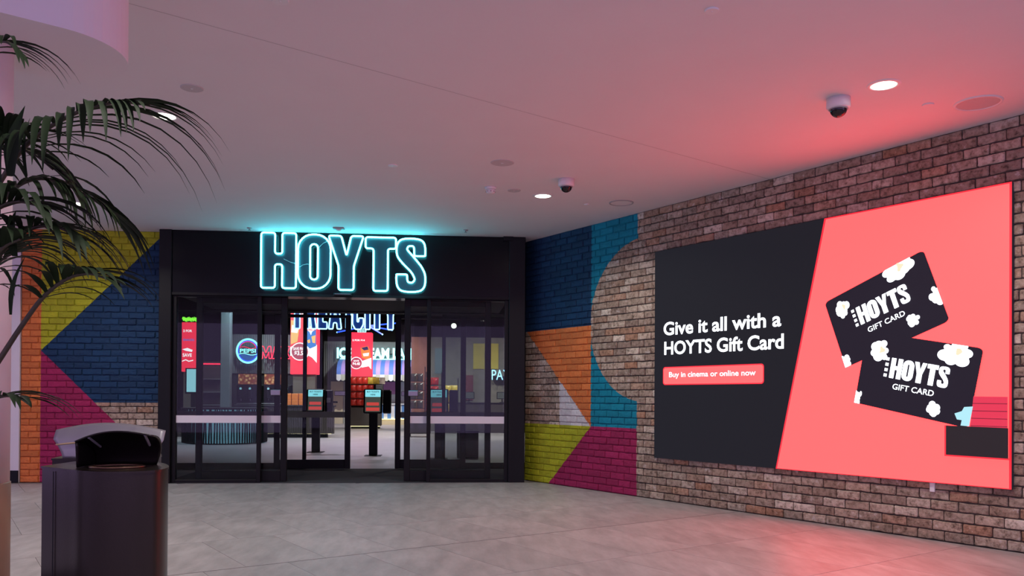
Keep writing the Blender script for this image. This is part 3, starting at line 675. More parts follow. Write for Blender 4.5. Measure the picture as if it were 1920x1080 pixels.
frond([(-70,520,3.15),(-30,400,3.15),(20,310,3.12),(60,262,3.08),(110,228,3.02),(160,205,2.97),(210,193,2.93),(250,192,2.90)], 17, .47, .30, 1.9, 1, .016, near_l=.55)
frond([(-70,560,3.2),(-30,440,3.25),(20,360,3.3),(70,335,3.35),(120,345,3.38),(165,368,3.42),(200,392,3.45)], 16, .38, .28, 2.0, 2, near_l=.6)
frond([(-70,600,3.1),(-30,520,3.05),(15,460,3.0),(60,428,2.97),(105,425,2.95),(145,445,2.93)], 13, .30, .30, 3.2, 3)
frond([(-80,790,3.1),(-10,688,3.05),(40,612,3.03),(82,556,3.0),(125,523,2.98),(165,513,2.96),(205,524,2.95)], 13, .25, .48, 3.0, 4)
frond([(-90,260,3.1),(-60,140,3.05),(-25,85,3.0),(10,78,2.97),(40,100,2.95)], 9, .24, .35, 3.0, 5, .011)
frond([(-90,480,3.2),(-60,370,3.2),(-25,300,3.2),(5,262,3.18),(35,245,3.15)], 10, .26, .30, 2.6, 6)
frond([(-95,800,3.0),(-50,765,2.95),(-15,748,2.92),(15,742,2.9),(45,748,2.88)], 8, .20, .35, 3.0, 7, .016)
frond([(-90,640,3.0),(-60,560,2.95),(-30,505,2.92),(5,465,2.9),(38,448,2.88)], 11, .30, .30, 3.2, 8)
frond([(-90,420,3.25),(-55,330,3.28),(-15,285,3.3),(25,275,3.32),(65,290,3.35),(100,318,3.38)], 11, .34, .25, 2.8, 10, .018)
frond([(-80,520,2.95),(-45,440,2.92),(-10,395,2.9),(30,378,2.88),(70,385,2.86)], 11, .32, .25, 3.0, 11, .020)
frond([(-90,700,3.2),(-60,600,3.25),(-30,530,3.3),(0,490,3.3),(35,470,3.3)], 10, .30, .30, 3.2, 9)

def blade(p0, p1, wd, dep):                                   # a young unopened leaf standing up
    a, b = atd(*p0, dep)-PO, atd(*p1, dep)-PO; vs_ = []; N = 8
    for j in range(N+1):
        f_ = j/N; c_b = a.lerp(b, f_) - FH*.03*math.sin(PI*f_); wj = wd*(.45+1.5*f_ if f_ < .35 else .975*(1-((f_-.35)/.65)**1.3))+.0005
        vs_ += [c_b - RH*wj, c_b + FH*wj*.5, c_b + RH*wj]
    fs = []
    for j in range(N): k = j*3; fs += [(k, k+1, k+4, k+3), (k+1, k+2, k+5, k+4)]
    obj('young_leaf', MB().add(vs_, fs), M['leaf'], palm, smooth=True)
blade((20,330), (47,198), .030, 3.05); blade((-6,410), (6,250), .028, 2.95); blade((50,330), (56,222), .008, 3.1); blade((28,480), (30,395), .022, 2.95); blade((20,590), (48,480), .010, 2.95)

# ---------------------------------------------------------------- foyer
M['bagred'] = mat('red_snack_foil', (.55,.03,.02), .35, noise=.35, nscale=14); M['bagyel'] = mat('yellow_snack_foil', (.70,.48,.06), .35, noise=.35, nscale=14)
M['bagblk'] = mat('black_snack_foil', (.05,.04,.035), .3, noise=.5, nscale=14); M['bagwht'] = mat('white_popcorn_bag', (.7,.6,.5), .5, noise=.3, nscale=20); M['bagorg'] = mat('orange_snack_box', (.75,.22,.05), .5, noise=.3, nscale=16)
M['rib'] = mat('ribbed_dark_timber', (.045,.038,.034), .55, noise=.25, nscale=6); M['ribgrey'] = mat('fluted_grey_panel', (.13,.14,.15), .5, noise=.12); M['col'] = mat('taupe_column', (.13,.115,.10), .6, noise=.1)
M['blue'] = mat('blue_stripe', (.10,.26,.62), .6, noise=.05); M['pale'] = mat('pale_stripe', (.62,.66,.74), .6, noise=.05); M['lilac'] = mat('lilac_panel', (.50,.22,.50), .6, noise=.06); M['cream'] = mat('cream_panel', (.62,.54,.38), .6, noise=.06); M['sage'] = mat('sage_panel', (.42,.44,.40), .7, noise=.1)
M['mural'] = mat('sketched_beige_wall', (.20,.185,.155), .8, noise=.3, nscale=5); M['mustard'] = mat('mustard_panel', (.50,.40,.05), .6, noise=.12); M['maroon'] = mat('maroon_panel', (.13,.02,.02), .6, noise=.1); M['terra'] = mat('terracotta_wall', (.26,.10,.07), .8, noise=.25, nscale=4)
NW = glow('neon_white_blue', (.9, 2.2, 3.2), 1.1); NC = glow('sign_cyan_white', (.75, 2.3, 2.3), 1.3); NR = glow('neon_crimson', (3.0, .08, .22), 1.0); NB = glow('neon_blue', (.05, .18, 2.4), 1.1); NG = glow('neon_green', (.45, 1.8, .10), 1.0)
LEDR = glow('banner_red', (1.35, .045, .10), 1.0); LEDW = glow('banner_white', (1.5, 1.4, 1.45), 1.0); LEDP = glow('banner_pink', (.55, .06, .13), 1.0); LEDB = glow('banner_blue', (.02, .22, .75), 1.0); LEDY = glow('banner_yellow', (1.2, .62, .18), 1.0); LEDN = glow('banner_navy', (.03, .02, .12), 1.0); LEDO = glow('banner_orange', (1.1,.25,.05), 1.0)
SCR = glow('kiosk_cyan', (.25, .75, .85), 1.0); SCD = glow('kiosk_dark', (.05, .06, .05), 1.0); SCT = glow('kiosk_red', (.55, .06, .05), 1.0); INK = mat('dark_print', (.01,.02,.03), .6); SIL = glow('warm_led_strip', (1.0, .85, .45), 5.0); SCW = glow('pale_screen', (.35, .75, .85), 1.0)

def neon_word(root, word, x, z, h, gap, m, rad, y=0, back=None, sx=None):
    sx = sx or h
    for ch in word:
        wd, loops = glyph(ch)
        tb2 = MB()
        for l in loops: tb2.tube([(x+p[0]*sx, y, z+p[1]*h) for p in l], rad, 6, True)
        o = obj('letter_tube', tb2, m, root, smooth=True)
        if back: obj('letter_back', MB().poly([[(x+p[0]*sx, z+p[1]*h) for p in loops[0]]], y+.06, y+.08), back, o)
        x += wd*sx + gap*h
    return x
# TREAT CITY neon
NAVYB = mat('navy_letter_back', (.01,.03,.16), .5)
a = at(548, 617, 11); b = at(740, 617, 11); ts = thing('neon_sign', 'blue white neon outline sign reading TREAT CITY hung inside the foyer', 'sign', (a.x-.62, 11, 3.03))
x = neon_word(ts, 'TREAT', .60, 0, .85, .05, NW, .017, 0, NAVYB, .52); 
neon_word(ts, 'CITY', at(661, 600, 11).x-a.x+.62, 0, .85, .05, NW, .017, 0, NAVYB, .52)
obj('hanging_rail', MB().box(.3, 3.6, .06, .11, .88, .93), M['dark'], ts)
for xx in (.5, 1.8, 3.2): obj('hanger', MB().tube([(xx,.08,.93),(xx,.08,1.87)], .01, 6), M['dark'], ts)

# screen banners around columns
def banner(Y, xa, ya, xb, yb, label, style, side=.45):
    p, q = at(xa, ya, Y), at(xb, yb, Y); W_, H_ = q.x-p.x, p.z-q.z
    t = thing('display_column', label, 'display', ((p.x+q.x)/2, Y+side/2, 0))
    X0, X1, y_, Z0, Z1 = -W_/2, W_/2, -side/2, q.z, p.z
    obj('column', MB().box(X0*.82, X1*.82, -side*.35, side*.35, 0, Z0), M['col'], t)
    bx = obj('light_box', MB().cbox(X0, X1, y_, side/2, Z0, Z1, .01), LEDR, t)
    L = [y_-.004]
    def pp(nm, pts, m): L[0] -= .004; obj(nm, MB().poly([[(X0+u*W_, Z0+v*H_) for u, v in pts]], L[0], L[0]+.003), m, bx)
    def tt(s_, u, v, du, dv, m=LEDW, bold=.03): L[0] -= .004; mb = MB(); text(mb, s_, (X0+u*W_, Z0+v*H_), (du*W_, 0), (0, dv*H_), bold, L[0]); obj('lettering', mb, m, bx)['kind'] = 'stuff'
    k = W_/H_
    cir = lambda u, v, r_: [(u+r_*math.cos(i*PI/14), v+r_*k*math.sin(i*PI/14)) for i in range(28)]
    if style == 1:
        tt('2 FOR $8', .1, .87, .62, .05)
        pp('snack_print', [(.02,.80),(.36,.78),(.30,.60),(.26,.48),(.02,.44)], LEDY); pp('snack_print', [(.06,.73),(.30,.69),(.26,.61),(.03,.62)], LEDW)
        pp('white_burst', [(.0,.40),(.3,.46),(.55,.44),(.75,.40),(.98,.44),(.98,.17),(.8,.25),(.55,.3),(.0,.27)], LEDW)
        pp('snack_print', [(.52,.78),(.93,.80),(.95,.42),(.72,.38),(.52,.46)], LEDB); pp('brand_star', [(.58,.66),(.72,.70),(.76,.76),(.80,.70),(.93,.67),(.80,.63),(.76,.58),(.70,.63)], LEDW); tt("Smith's", .60, .645, .3, .04, LEDR)
        pp('chip_print', [(.62,.50),(.72,.52),(.74,.47),(.66,.46)], LEDY); pp('chip_print', [(.78,.56),(.93,.58),(.92,.46),(.82,.47)], LEDY)
        pp('price_disc_rim', cir(.36,.335,.34), LEDW); pp('price_disc', cir(.36,.335,.30), LEDP); tt('SAVE FROM', .12, .355, .48, .045); tt('$3.50', .16, .27, .42, .075)
    elif style == 2:
        tt('2 FOR $14', .05, .80, .60, .045); pp('snack_print', [(.44,.66),(.80,.70),(.90,.62),(.95,.45),(.75,.40),(.52,.44)], LEDO); pp('snack_print', [(.48,.655),(.78,.69),(.84,.62),(.62,.60)], LEDN); pp('snack_mark', [(.56,.53),(.86,.55),(.84,.48),(.60,.47)], LEDW)
        pp('white_burst', [(.5,.36),(.98,.44),(.98,.18),(.85,.25),(.5,.22)], LEDW)
        pp('price_disc_rim', cir(.25,.32,.30), LEDW); pp('price_disc', cir(.25,.32,.265), LEDP); tt('$4.40', .07, .265, .36, .07); tt('SAVE', .12, .35, .26, .035)
    else:
        tt('2 FOR', .1, .80, .6, .05); tt('SNACKS', .1, .62, .75, .045, LEDB); pp('white_burst', [(.05,.45),(.4,.48),(.75,.44),(.7,.40),(.3,.42)], LEDW); tt('SAVE', .08, .30, .62, .07); pp('wave_line', [(.05,.22),(.3,.25),(.5,.22),(.8,.24),(.8,.22),(.5,.2),(.3,.23),(.05,.2)], LEDW)
    return t, X0, X1, Z0, Z1
banner(12.8, 545, 575, 595, 702, 'red lit snack advert box on the column by the ribbed counter', 1)
t2b, *_ = banner(20.0, 659, 623, 697, 708, 'red lit snack advert box above the shelves of red bags', 2)
crown = MB()
for k in range(7): crown.tube([(-.14+.047*k, -.2, 3.63), (-.18+.06*k, -.2, 3.80)], .012, 5)
obj('neon_flame', crown, NC, t2b)['kind'] = 'stuff'
t3b, *_ = banner(13.0, 341, 604, 368, 697, 'red lit snack advert box seen through the panel nearest the palm', 3)
g = MB(); P_ = []
for k in range(30): P_.append((-.2+.4*k/29, -.2, 3.42+.07*math.sin(k*1.9)))
g.tube(P_, .016, 5); obj('neon_squiggle', g, NG, t3b)

# ticket kiosks
def kiosk(loc, label, rot=0):
    t = thing('ticket_kiosk', label, 'kiosk', loc, rot, 'ticket kiosks')
    obj('base_plate', MB().cbox(-.17, .17, -.17, .17, 0, .012, .004), M['black'], t)
    obj('post', MB().cbox(-.085, .085, -.05, .05, .012, .92, .008), M['black'], t)
    hd = obj('screen_housing', MB().cbox(-.20, .18, -.035, .035, -.01, .50, .02), M['black'], t, (0, -.06, .87), (-.18, 0, 0))
    obj('screen_top', MB().poly([rrect(-.165, .145, .33, .475, .01)], -.040, -.036), SCR, hd)
    obj('screen_body', MB().poly([rrect(-.165, .145, .02, .328, .01)], -.040, -.036), SCD, hd)
    obj('red_button', MB().poly([rrect(-.135, .115, .15, .215, .01)], -.043, -.041), SCT, hd)
    obj('red_button', MB().poly([rrect(-.145, .125, .04, .11, .01)], -.043, -.041), SCT, hd)
    tx = MB(); text(tx, 'BUY TICKETS', (-.13, .42), (.24, 0), (0, .030), .02, -.0425); text(tx, 'HERE', (-.06, .36), (.10, 0), (0, .03), .02, -.0425); obj('screen_lettering', tx, INK, hd)['kind'] = 'stuff'
    rd = obj('card_reader', MB().cbox(.19, .36, -.045, .045, 0, .48, .02), M['black'], hd); obj('keypad', MB().cbox(.23, .31, -.052, -.046, .20, .30, .004), M['grey_plastic'], rd); obj('receipt_arm', MB().cbox(.36, .46, -.02, .02, .20, .235, .006), M['black'], rd)
    return t
kk = kiosk((-2.70, 6.40, 0), 'black ticket kiosk in front of the ribbed snack counter')
dup(kk, (-1.39, 5.35, 0), 'black ticket kiosk standing in the doorway before the red snack shelves'); dup(kk, (-.05, 4.5, 0), 'black ticket kiosk behind the right outer sliding door')

# snack bags
def bag_mesh(m):
    def f(u, v):
        e = (math.sin(PI*u)**.6)*(math.sin(PI*v)**.5); return ((u-.5)*.20*(1+.04*math.sin(v*9)), -.05*e, v*.25)
    mb = MB().grid(f, 6, 6); mb.grid(lambda u, v: ((.5-u)*.20, .02*math.sin(PI*u)*math.sin(PI*v), v*.25), 4, 4); return mb.mesh('snack_bag', m, True)
BG = {k: bag_mesh(M[k]) for k in ('bagred','bagyel','bagblk','bagwht')}
def bag(k, x, y, z, label, group): o = obj('snack_bag', BG[k], loc=(x, y, z)); tag(o, label, 'snack bag', group); return o
# gondola with red bags under the second banner
ga = at(655, 802, 19.4); gb = at(714, 802, 19.4); gx0, gx1 = ga.x, gb.x
gd = thing('snack_shelves', 'dark ribbed display stand holding rows of red snack bags', 'shelves', ((gx0+gx1)/2, 19.4, 0)); hw = (gx1-gx0)/2
obj('plinth', MB().cbox(-hw, hw, -.05, .56, .10, .80, .02), M['rib'], gd); obj('kick', MB().box(-hw*.9, hw*.9, .05, .5, 0, .10), M['black'], gd)
obj('glow_strip', MB().box(-hw*.95, hw*.95, .0, .04, .092, .099), SIL, gd)
obj('back_panel', MB().box(-hw, hw*.6, .5, .55, .80, 1.95), M['dark'], gd)
for k in range(4): obj('shelf', MB().box(-hw, hw*.55, .05, .5, .84+.27*k, .86+.27*k), M['black'], gd)
cx_ = (gx0+gx1)/2
for k in range(4):
    for i in range(4 if k < 3 else 3): bag('bagred', cx_-hw+.12+.215*i, 19.52, .86+.27*k, 'red snack bag on the %s shelf of the dark display stand' % ('lowest', 'second', 'third', 'top')[k], 'red bags on the display stand, shelf %d' % (k+1))
for i in range(2): bag('bagyel', cx_-hw+.12+.215*(3+i), 19.52, 1.67, 'yellow snack bag beside the red bags on the top shelf', 'yellow bags on the display stand')
obj('shelf', MB().box(hw*.55, hw, .05, .5, 1.65, 1.67), M['black'], gd)
bag('bagwht', cx_-hw+.12+.215*5, 19.52, 1.67, 'white popcorn bag at the end of the top shelf', None)

# ribbed snack counter
def ribbed(mb, x0, x1, y, z0, z1, step=.05, d=.02):
    n = int((x1-x0)/step)
    for i in range(n): mb.box(x0+i*step, x0+i*step+step*.62, y-d, y, z0, z1)
    return mb
ct = thing('snack_counter', 'ribbed dark counter with glowing base behind the ticket kiosk', 'counter', (-4.4, 13.0, 0))
obj('body', MB().box(-1.5, 1.28, -.38, -.22, .12, .90), M['rib'], ct); rb_ = obj('ribbed_cladding', ribbed(MB(), -1.5, 1.28, -.38, .12, .88), M['rib'], ct); rb_['kind'] = 'stuff'
obj('worktop', MB().cbox(-1.55, 1.33, -.44, -.215, .90, .94, .01), M['black'], ct); obj('glow_strip', MB().box(-1.4, 1.2, -.30, -.25, .112, .119), SIL, ct); obj('kick', MB().box(-1.3, 1.1, -.30, -.22, 0, .12), M['black'], ct)
bxm = MB().cbox(-.09, .09, -.06, .06, 0, .17, .008).mesh('snack_box', M['bagorg'])
for x, z, lb in ((-4.43,.94,0),(-4.23,.94,0),(-4.03,.94,0),(-4.43,1.11,1),(-4.23,1.11,1),(-4.03,1.11,1),(-3.78,.94,2),(-3.78,1.11,3),(-3.35,.94,4)):
    tag(obj('snack_box', bxm, loc=(x, 12.68, z)), ('orange snack box in the bottom row on the ribbed counter','orange snack box stacked in the upper row on the ribbed counter','orange snack box under another beside the counter rows','orange snack box on top of a lone box by the kiosk','lone orange snack box at the counter end')[lb], 'snack box', 'orange boxes on the counter' if lb < 2 else None)

# drink station wall with round cola sign
pw = thing('drink_wall', 'fluted grey wall panel above the drink station', 'wall panel', (at(432,700,14.2).x, 14.4, 0)); pl_ = at(547,700,14.2).x-at(432,700,14.2).x
obj('panel', MB().box(0, pl_, 0, .2, 1.9, 3.1), M['ribgrey'], pw); fl = obj('fluting', ribbed(MB(), 0, pl_, 0, 1.9, 3.1, .06, .03), M['ribgrey'], pw); fl['kind'] = 'stuff'; obj('support_wall', MB().box(0, pl_, .05, .2, 0, 1.9), M['dark'], pw)
gc = at(465, 658, 14); gs = thing('round_neon_sign', 'round neon cola sign reading PEPSI in white blue and red', 'sign', (gc.x, 14.0, gc.z)); rr = .33
for nm, r_, m_, w_ in (('ring', rr, NC, .030), ('inner_ring', rr*.86, NB, .014)): obj(nm, MB().tube([(r_*math.cos(i*PI/24), 0, r_*1.08*math.sin(i*PI/24)) for i in range(48)], w_, 6, True), m_, gs, smooth=True)
obj('red_arc', MB().tube([(rr*.80*math.cos(a_), -.01, rr*.86*math.sin(a_)) for a_ in [.45+2.25*i/12 for i in range(13)]], .010, 6), NR, gs, smooth=True)
obj('red_wave', MB().tube([(-.25+.5*i/12, -.01, .10+.025*math.sin(i*.55)) for i in range(13)], .009, 6), NR, gs, smooth=True); obj('white_wave', MB().tube([(-.27+.54*i/12, -.01, -.10+.025*math.sin(i*.55)) for i in range(13)], .011, 6), NC, gs, smooth=True)
obj('blue_field', MB().poly([[(rr*.82*math.cos(a_), rr*.88*math.sin(a_)) for a_ in [PI+.35+(PI-.7)*i/14 for i in range(15)]]], .01, .02), glow('blue_lit', (.02,.18,.7)), gs)
tx = MB(); text(tx, 'PEPSI', (-.24, -.055), (.48, 0), (0, .12), .03, -.02); obj('lettering', tx, NC, gs)['kind'] = 'stuff'; obj('mounting', MB().box(-.02, .02, .02, .4, -.02, .02), M['dark'], gs)
mm = at(489, 672, 14); mx_ = thing('neon_word_sign', 'crimson neon outline sign reading MAX on fluted wall', 'sign', (mm.x, 14.0, mm.z))
GL['M'] = (.9, [[(0,0),(.2,0),(.22,.55),(.42,.05),(.50,.05),(.70,.55),(.72,0),(.92,0),(.86,1),(.66,1),(.46,.45),(.26,1),(.06,1)]]); GL['X'] = (.75, [[(0,0),(.24,0),(.38,.3),(.52,0),(.76,0),(.52,.5),(.76,1),(.52,1),(.38,.7),(.24,1),(0,1),(.24,.5)]])
neon_word(mx_, 'MAX', -.02, .0, .37, .06, NR, .014); obj('mounting', MB().box(.1, .8, .03, .37, .15, .18), M['dark'], mx_)
dm = thing('drink_station', 'black self serve drink machines with lit posters below the cola sign', 'drink machine', (at(432,760,13.2).x, 13.6, 0)); dl = at(545,760,13.2).x-at(432,760,13.2).x
obj('cabinet', MB().cbox(0, dl, 0, .6, 0, .95, .02), M['rib'], dm); obj('machine_body', MB().cbox(.05, dl-.05, .12, .6, .95, 1.55, .03), M['black'], dm)
POST = mat('bokeh_poster', (.1,.03,.01), .5, emit=(.55,.12,.03), es=1.0); n_ = POST.node_tree
vo = n_.nodes.new('ShaderNodeTexVoronoi'); vo.inputs['Scale'].default_value = 11; cr = n_.nodes.new('ShaderNodeValToRGB'); cr.color_ramp.elements[0].color = (1.1,.65,.28,1); cr.color_ramp.elements[1].position = .55; cr.color_ramp.elements[1].color = (.22,.03,.012,1); tco = n_.nodes.new('ShaderNodeTexCoord')
n_.links.new(tco.outputs['Object'], vo.inputs['Vector']); n_.links.new(vo.outputs['Distance'], cr.inputs[0]); n_.links.new(cr.outputs[0], n_.nodes['Principled BSDF'].inputs['Emission Color'])
for u in (.06, .50): obj('lit_poster', MB().box(dl*u, dl*(u+.36), .09, .115, 1.55, 1.86), POST, dm)
for i in range(7):
    h2 = obj('dispenser', MB().cbox(.12+.27*i, .27+.27*i, .02, .12, 1.12, 1.50, .012), M['black'], dm); obj('tap_light', MB().lathe([(0,0),(.035,.0),(.035,.012),(0,.014)], 12), SCW, h2, (.195+.27*i, .0, 1.42), (1.2,0,0)); obj('nozzle', MB().lathe([(.018,0),(.022,.07)], 10), M['steel'], h2, (.195+.27*i, .06, 1.05))
obj('drip_tray', MB().cbox(.08, dl-.08, -.02, .3, .95, .985, .006), M['steel'], dm)

# slatted queue drum near the left panel
qd = thing('slatted_counter', 'curved counter of dark slats over a lit pale blue drum', 'counter', (-5.55, 10.1, 0)); 
LB = glow('blue_lit_drum', (.16,.34,.42), 1.0, (.2,.3,.35))
obj('drum', MB().lathe([(1.0,.03),(1.0,.86)], 56), LB, qd, smooth=True); obj('plinth', MB().lathe([(.97,0),(.97,.03)], 56), M['black'], qd); obj('worktop', MB().lathe([(1.06,.86),(1.06,.90)], 56), M['black'], qd)
slm = MB().cbox(-.013, .013, -.045, -.005, .02, .86, .004).mesh('slat', M['black'])
for k in range(96):
    a_ = 2*PI*k/96
    if math.sin(a_) > .25: continue
    o = obj('slat', slm, parent=qd, loc=(1.0*math.cos(a_), 1.0*math.sin(a_), 0), rot=(R.uniform(-.015,.015), R.uniform(-.03,.03), a_+PI/2))
# pale screen, shelf wall and red strip on the far left
pa, pq = at(350, 692, 12), at(373, 735, 12); ps = thing('wall_screen', 'pale blue lit menu screen on a dark stand', 'screen', ((pa.x+pq.x)/2, 12, 0)); 
obj('panel', MB().cbox(-(pq.x-pa.x)/2, (pq.x-pa.x)/2, 0, .05, pq.z, pa.z, .006), SCW, ps); obj('frame', MB().box(-.22, .22, .052, .09, pq.z-.05, pa.z+.03), M['black'], ps); obj('stand', MB().box(-.06, .06, .03, .10, 0, pq.z), M['black'], ps)
ra, rb2 = at(380, 681, 14.5), at(418, 683, 14.5); bb = thing('bar_shelf', 'dark back shelf under a red light strip', 'shelves', (ra.x, 14.5, 0)); wl_ = rb2.x-ra.x
obj('light_strip', MB().box(0, wl_, -.02, .02, ra.z-.04, ra.z), NR, bb); obj('back_board', MB().box(-.1, wl_+.1, .03, .08, 0, ra.z+.05), M['rib'], bb)
for k in range(4): obj('shelf', MB().box(0, wl_, -.25, .03, .5+.4*k, .53+.4*k), M['ribgrey'], bb)
pc = at(424, 700, 12.5); tag(obj('grey_pillar', MB().cbox(-.13, .13, -.13, .13, 0, 4.9, .01), mat('slate_grey', (.16,.19,.21), .5, noise=.1), loc=(pc.x, 12.5, 0)), 'slim slate grey pillar between the menu screen and cola sign', 'pillar')

# ice cream shop
iw = thing('shop_wall', 'grey concrete look wall of the ice cream counter', 'wall panel', (at(606,700,25).x, 25.2, 0)); il = at(796,700,25).x-at(606,700,25).x
obj('panel', MB().box(0, il, 0, .2, 0, 3.62), mat('concrete_look', (.17,.18,.19), .8, noise=.3, nscale=3), iw); f2_ = obj('fluting', ribbed(MB(), 0, il*.25, 0, 1.7, 3.5, .09, .04), M['ribgrey'], iw); f2_['kind'] = 'stuff'
la, lb_ = at(631, 672, 24.8), at(789, 652, 24.8); isg = thing('lit_sign', 'glowing cyan white sign reading ICE CREAM LAND above the awning', 'sign', (la.x, 24.85, la.z))
words('word', 'ICE CREAM LAND', (0, 0), (lb_.x-la.x, 0), (0, .48), .05, 0, NC, isg); obj('sign_rail', MB().box(0, lb_.x-la.x, .05, .3, .2, .24), M['dark'], isg)
aa, ab = at(632, 702, 24), at(778, 673, 24); aw = thing('awning', 'blue and lilac striped awning with scalloped cream valance', 'awning', (aa.x, 23.8, 0)); al = ab.x-aa.x
STR = [mat('awning_blue', (.08,.18,.60), .7), mat('awning_lilac', (.36,.26,.66), .7)]
NS = 18
for i in range(NS):
    x0_, x1_ = al*i/NS, al*(i+1)/NS
    obj('stripe', MB().grid(lambda u, v: (x0_+(x1_-x0_)*u, 1.2*(1-math.cos(v*PI/2)), aa.z+(ab.z-aa.z)*math.sin(v*PI/2)), 2, 8), STR[i % 2], aw, smooth=True)
    sc_ = [(x0_, aa.z)] + [(x0_+(x1_-x0_)*k/8, aa.z-.22-.06*math.sin(PI*k/8)) for k in range(9)] + [(x1_, aa.z)]
    obj('valance_flap', MB().poly([sc_], -.01, .005), M['sage'] if i % 2 else M['pale'], aw)
obj('ridge_bar', MB().tube([(0,1.2,ab.z),(al,1.2,ab.z)], .04, 8), NC, aw)
ik = thing('ice_cream_counter', 'blue and white striped ice cream counter with scalloped cream base', 'counter', (at(706,790,24).x, 24.0, 0)); kl = at(800,790,24).x-at(706,790,24).x
NS = 14
for i in range(NS): obj('stripe', MB().box(kl*i/NS, kl*(i+1)/NS, 0, .6, .26, .85), M['blue'] if i % 2 else M['pale'], ik)
obj('base', MB().box(0, kl, -.02, .6, 0, .24), M['cream'], ik); obj('glow_strip', MB().box(0, kl, -.06, -.03, .235, .25), SIL, ik); obj('worktop', MB().cbox(-.02, kl+.02, -.05, .62, .85, .90, .01), M['pale'], ik); obj('sign_plate', MB().cbox(.30, .62, -.03, -.005, .5, .78, .01), M['lilac'], ik)
ip = thing('freezer_wall', 'lilac and cream panelled freezer wall under the awning', 'wall panel', (at(620,700,25).x, 25.0, 0)); pl2 = at(790,700,25).x-at(620,700,25).x
for i, (u0_, u1_, m_) in enumerate(((0,.14,'cream'),(.14,.58,'sage'),(.58,.76,'lilac'),(.76,.84,'pale'),(.84,.92,'bagyel'),(.92,1,'cream'))): obj('wall_panel', MB().box(pl2*u0_+.01, pl2*u1_-.01, 0, .1, .9 if i > 1 else .0, 1.85), M[m_], ip)
obj('white_panel', MB().box(pl2*.58, pl2*.76, -.02, -.005, .9, 1.30), M['pale'], ip)

# snack racks on the right
def rack(Y, xa, xb, ya, yb, label, kinds, grp):
    p, q = at(xa, yb, Y), at(xb, ya, Y); W_ = q.x-p.x; t = thing('snack_rack', label, 'rack', (p.x, Y+.12, 0))
    for u in (0, W_): obj('upright', MB().box(u-.015, u+.015, 0, .03, 0, q.z+.05), M['black'], t)
    rows = max(1, int((q.z-p.z)/.30)); n = max(1, int(W_/.21))
    for r_ in range(rows):
        z = p.z + r_*.30; obj('hook_bar', MB().box(0, W_, -.04, .0, z-.02, z), M['black'], t)
        for i in range(n): bag(kinds[r_ % len(kinds)], p.x+.11+.21*i, Y+.07, z, '%s snack bag in the %s row of %s' % ({'bagred':'red','bagyel':'yellow','bagblk':'black'}[kinds[r_ % len(kinds)]], ('bottom','second','third','fourth','fifth')[r_], grp), '%s, row %d' % (grp, r_+1))
rack(16, 769, 797, 690, 765, 'tall rack of black snack bags beside the striped counter', ['bagblk'], 'the rack beside the striped counter')
rack(17, 799, 828, 700, 770, 'rack of red snack bags behind the right sliding door', ['bagred'], 'the rack behind the right sliding door')
rack(15, 833, 859, 712, 772, 'rack of yellow snack bags left of the pay counter', ['bagyel'], 'the rack left of the pay counter')

# pay area
pm = thing('pay_wall', 'beige sketch covered wall with mustard panels behind the pay counter', 'wall panel', (at(800,700,16.8).x, 17.4, 0)); pml = at(985,700,16.8).x-at(800,700,16.8).x
obj('panel', MB().box(0, pml, 0, .2, 0, 3.3), M['mural'], pm); obj('terracotta_field', MB().box(-.55, 0, 0, .2, 0, 3.3), M['terra'], pm)
for xa, xb in ((888,910),(919,936)):
    p, q = at(xa, 691, 17), at(xb, 643, 17); obj('mustard_panel', MB().box(p.x-pm.location.x, q.x-pm.location.x, -.04, -.005, p.z, q.z), M['mustard'], pm)
p, q = at(870, 750, 17), at(888, 703, 17); obj('maroon_panel', MB().box(p.x-pm.location.x, q.x-pm.location.x, -.06, -.005, p.z, q.z), M['maroon'], pm)
p, q = at(815, 700, 17), at(829, 652, 17); obj('poster', MB().box(p.x-pm.location.x, q.x-pm.location.x, -.03, -.005, p.z, q.z), glow('poster_lit', (.10,.16,.17), 1.0), pm)
p, q = at(925, 711, 16), at(958, 692, 16); py = thing('lit_sign', 'small white blue neon sign reading PAY on beige wall', 'sign', (p.x, 16.9, p.z))
words('word', 'PAY', (0, 0), ((q.x-p.x)*1.03, 0), (0, q.z-p.z), .0, 0, NW, py); obj('sign_rail', MB().box(0, .5, .02, .45, .1, .13), M['dark'], py)
pcn = thing('pay_counter', 'dark slatted pay counter below the neon pay sign', 'counter', (at(835,770,15.8).x, 16.1, 0)); cl2 = at(985,770,15.8).x-at(835,770,15.8).x
obj('body', MB().box(0, cl2, 0, .6, 0, .98), M['rib'], pcn); q_ = obj('ribbed_cladding', ribbed(MB(), 0, cl2, 0, .02, .96, .055, .02), M['rib'], pcn); q_['kind'] = 'stuff'; obj('worktop', MB().cbox(-.04, cl2+.04, -.05, .62, .98, 1.02, .01), M['black'], pcn)
for u, lb in ((.30, 'till terminal on the pay counter under the mustard panels'), (.72, 'till terminal on the pay counter under the pay sign')):
    tt_ = thing('till', lb, 'till', (pcn.location.x+cl2*u, 16.3, 1.02)); obj('stand', MB().lathe([(.09,0),(.09,.015),(.02,.03),(.02,.12)], 16), M['black'], tt_); obj('screen', MB().cbox(-.18, .18, -.02, .02, .12, .36, .01), M['black'], tt_); obj('display', MB().box(-.16, .16, -.024, -.021, .14, .34), SCD, tt_)
p = at(785, 818, 13); lg = thing('display_trolley', 'low dark display trolley on castors behind the right door', 'trolley', (p.x, 13.3, 0))
obj('body', MB().cbox(-.35, .35, -.25, .25, .10, .52, .015), M['rib'], lg)
for sx_ in (-.28, .28):
    for sy_ in (-.18, .18): obj('castor', MB().lathe([(.02,.0),(.035,.03),(.03,.07),(.015,.10)], 10), M['steel'], lg, (sx_, sy_, 0))
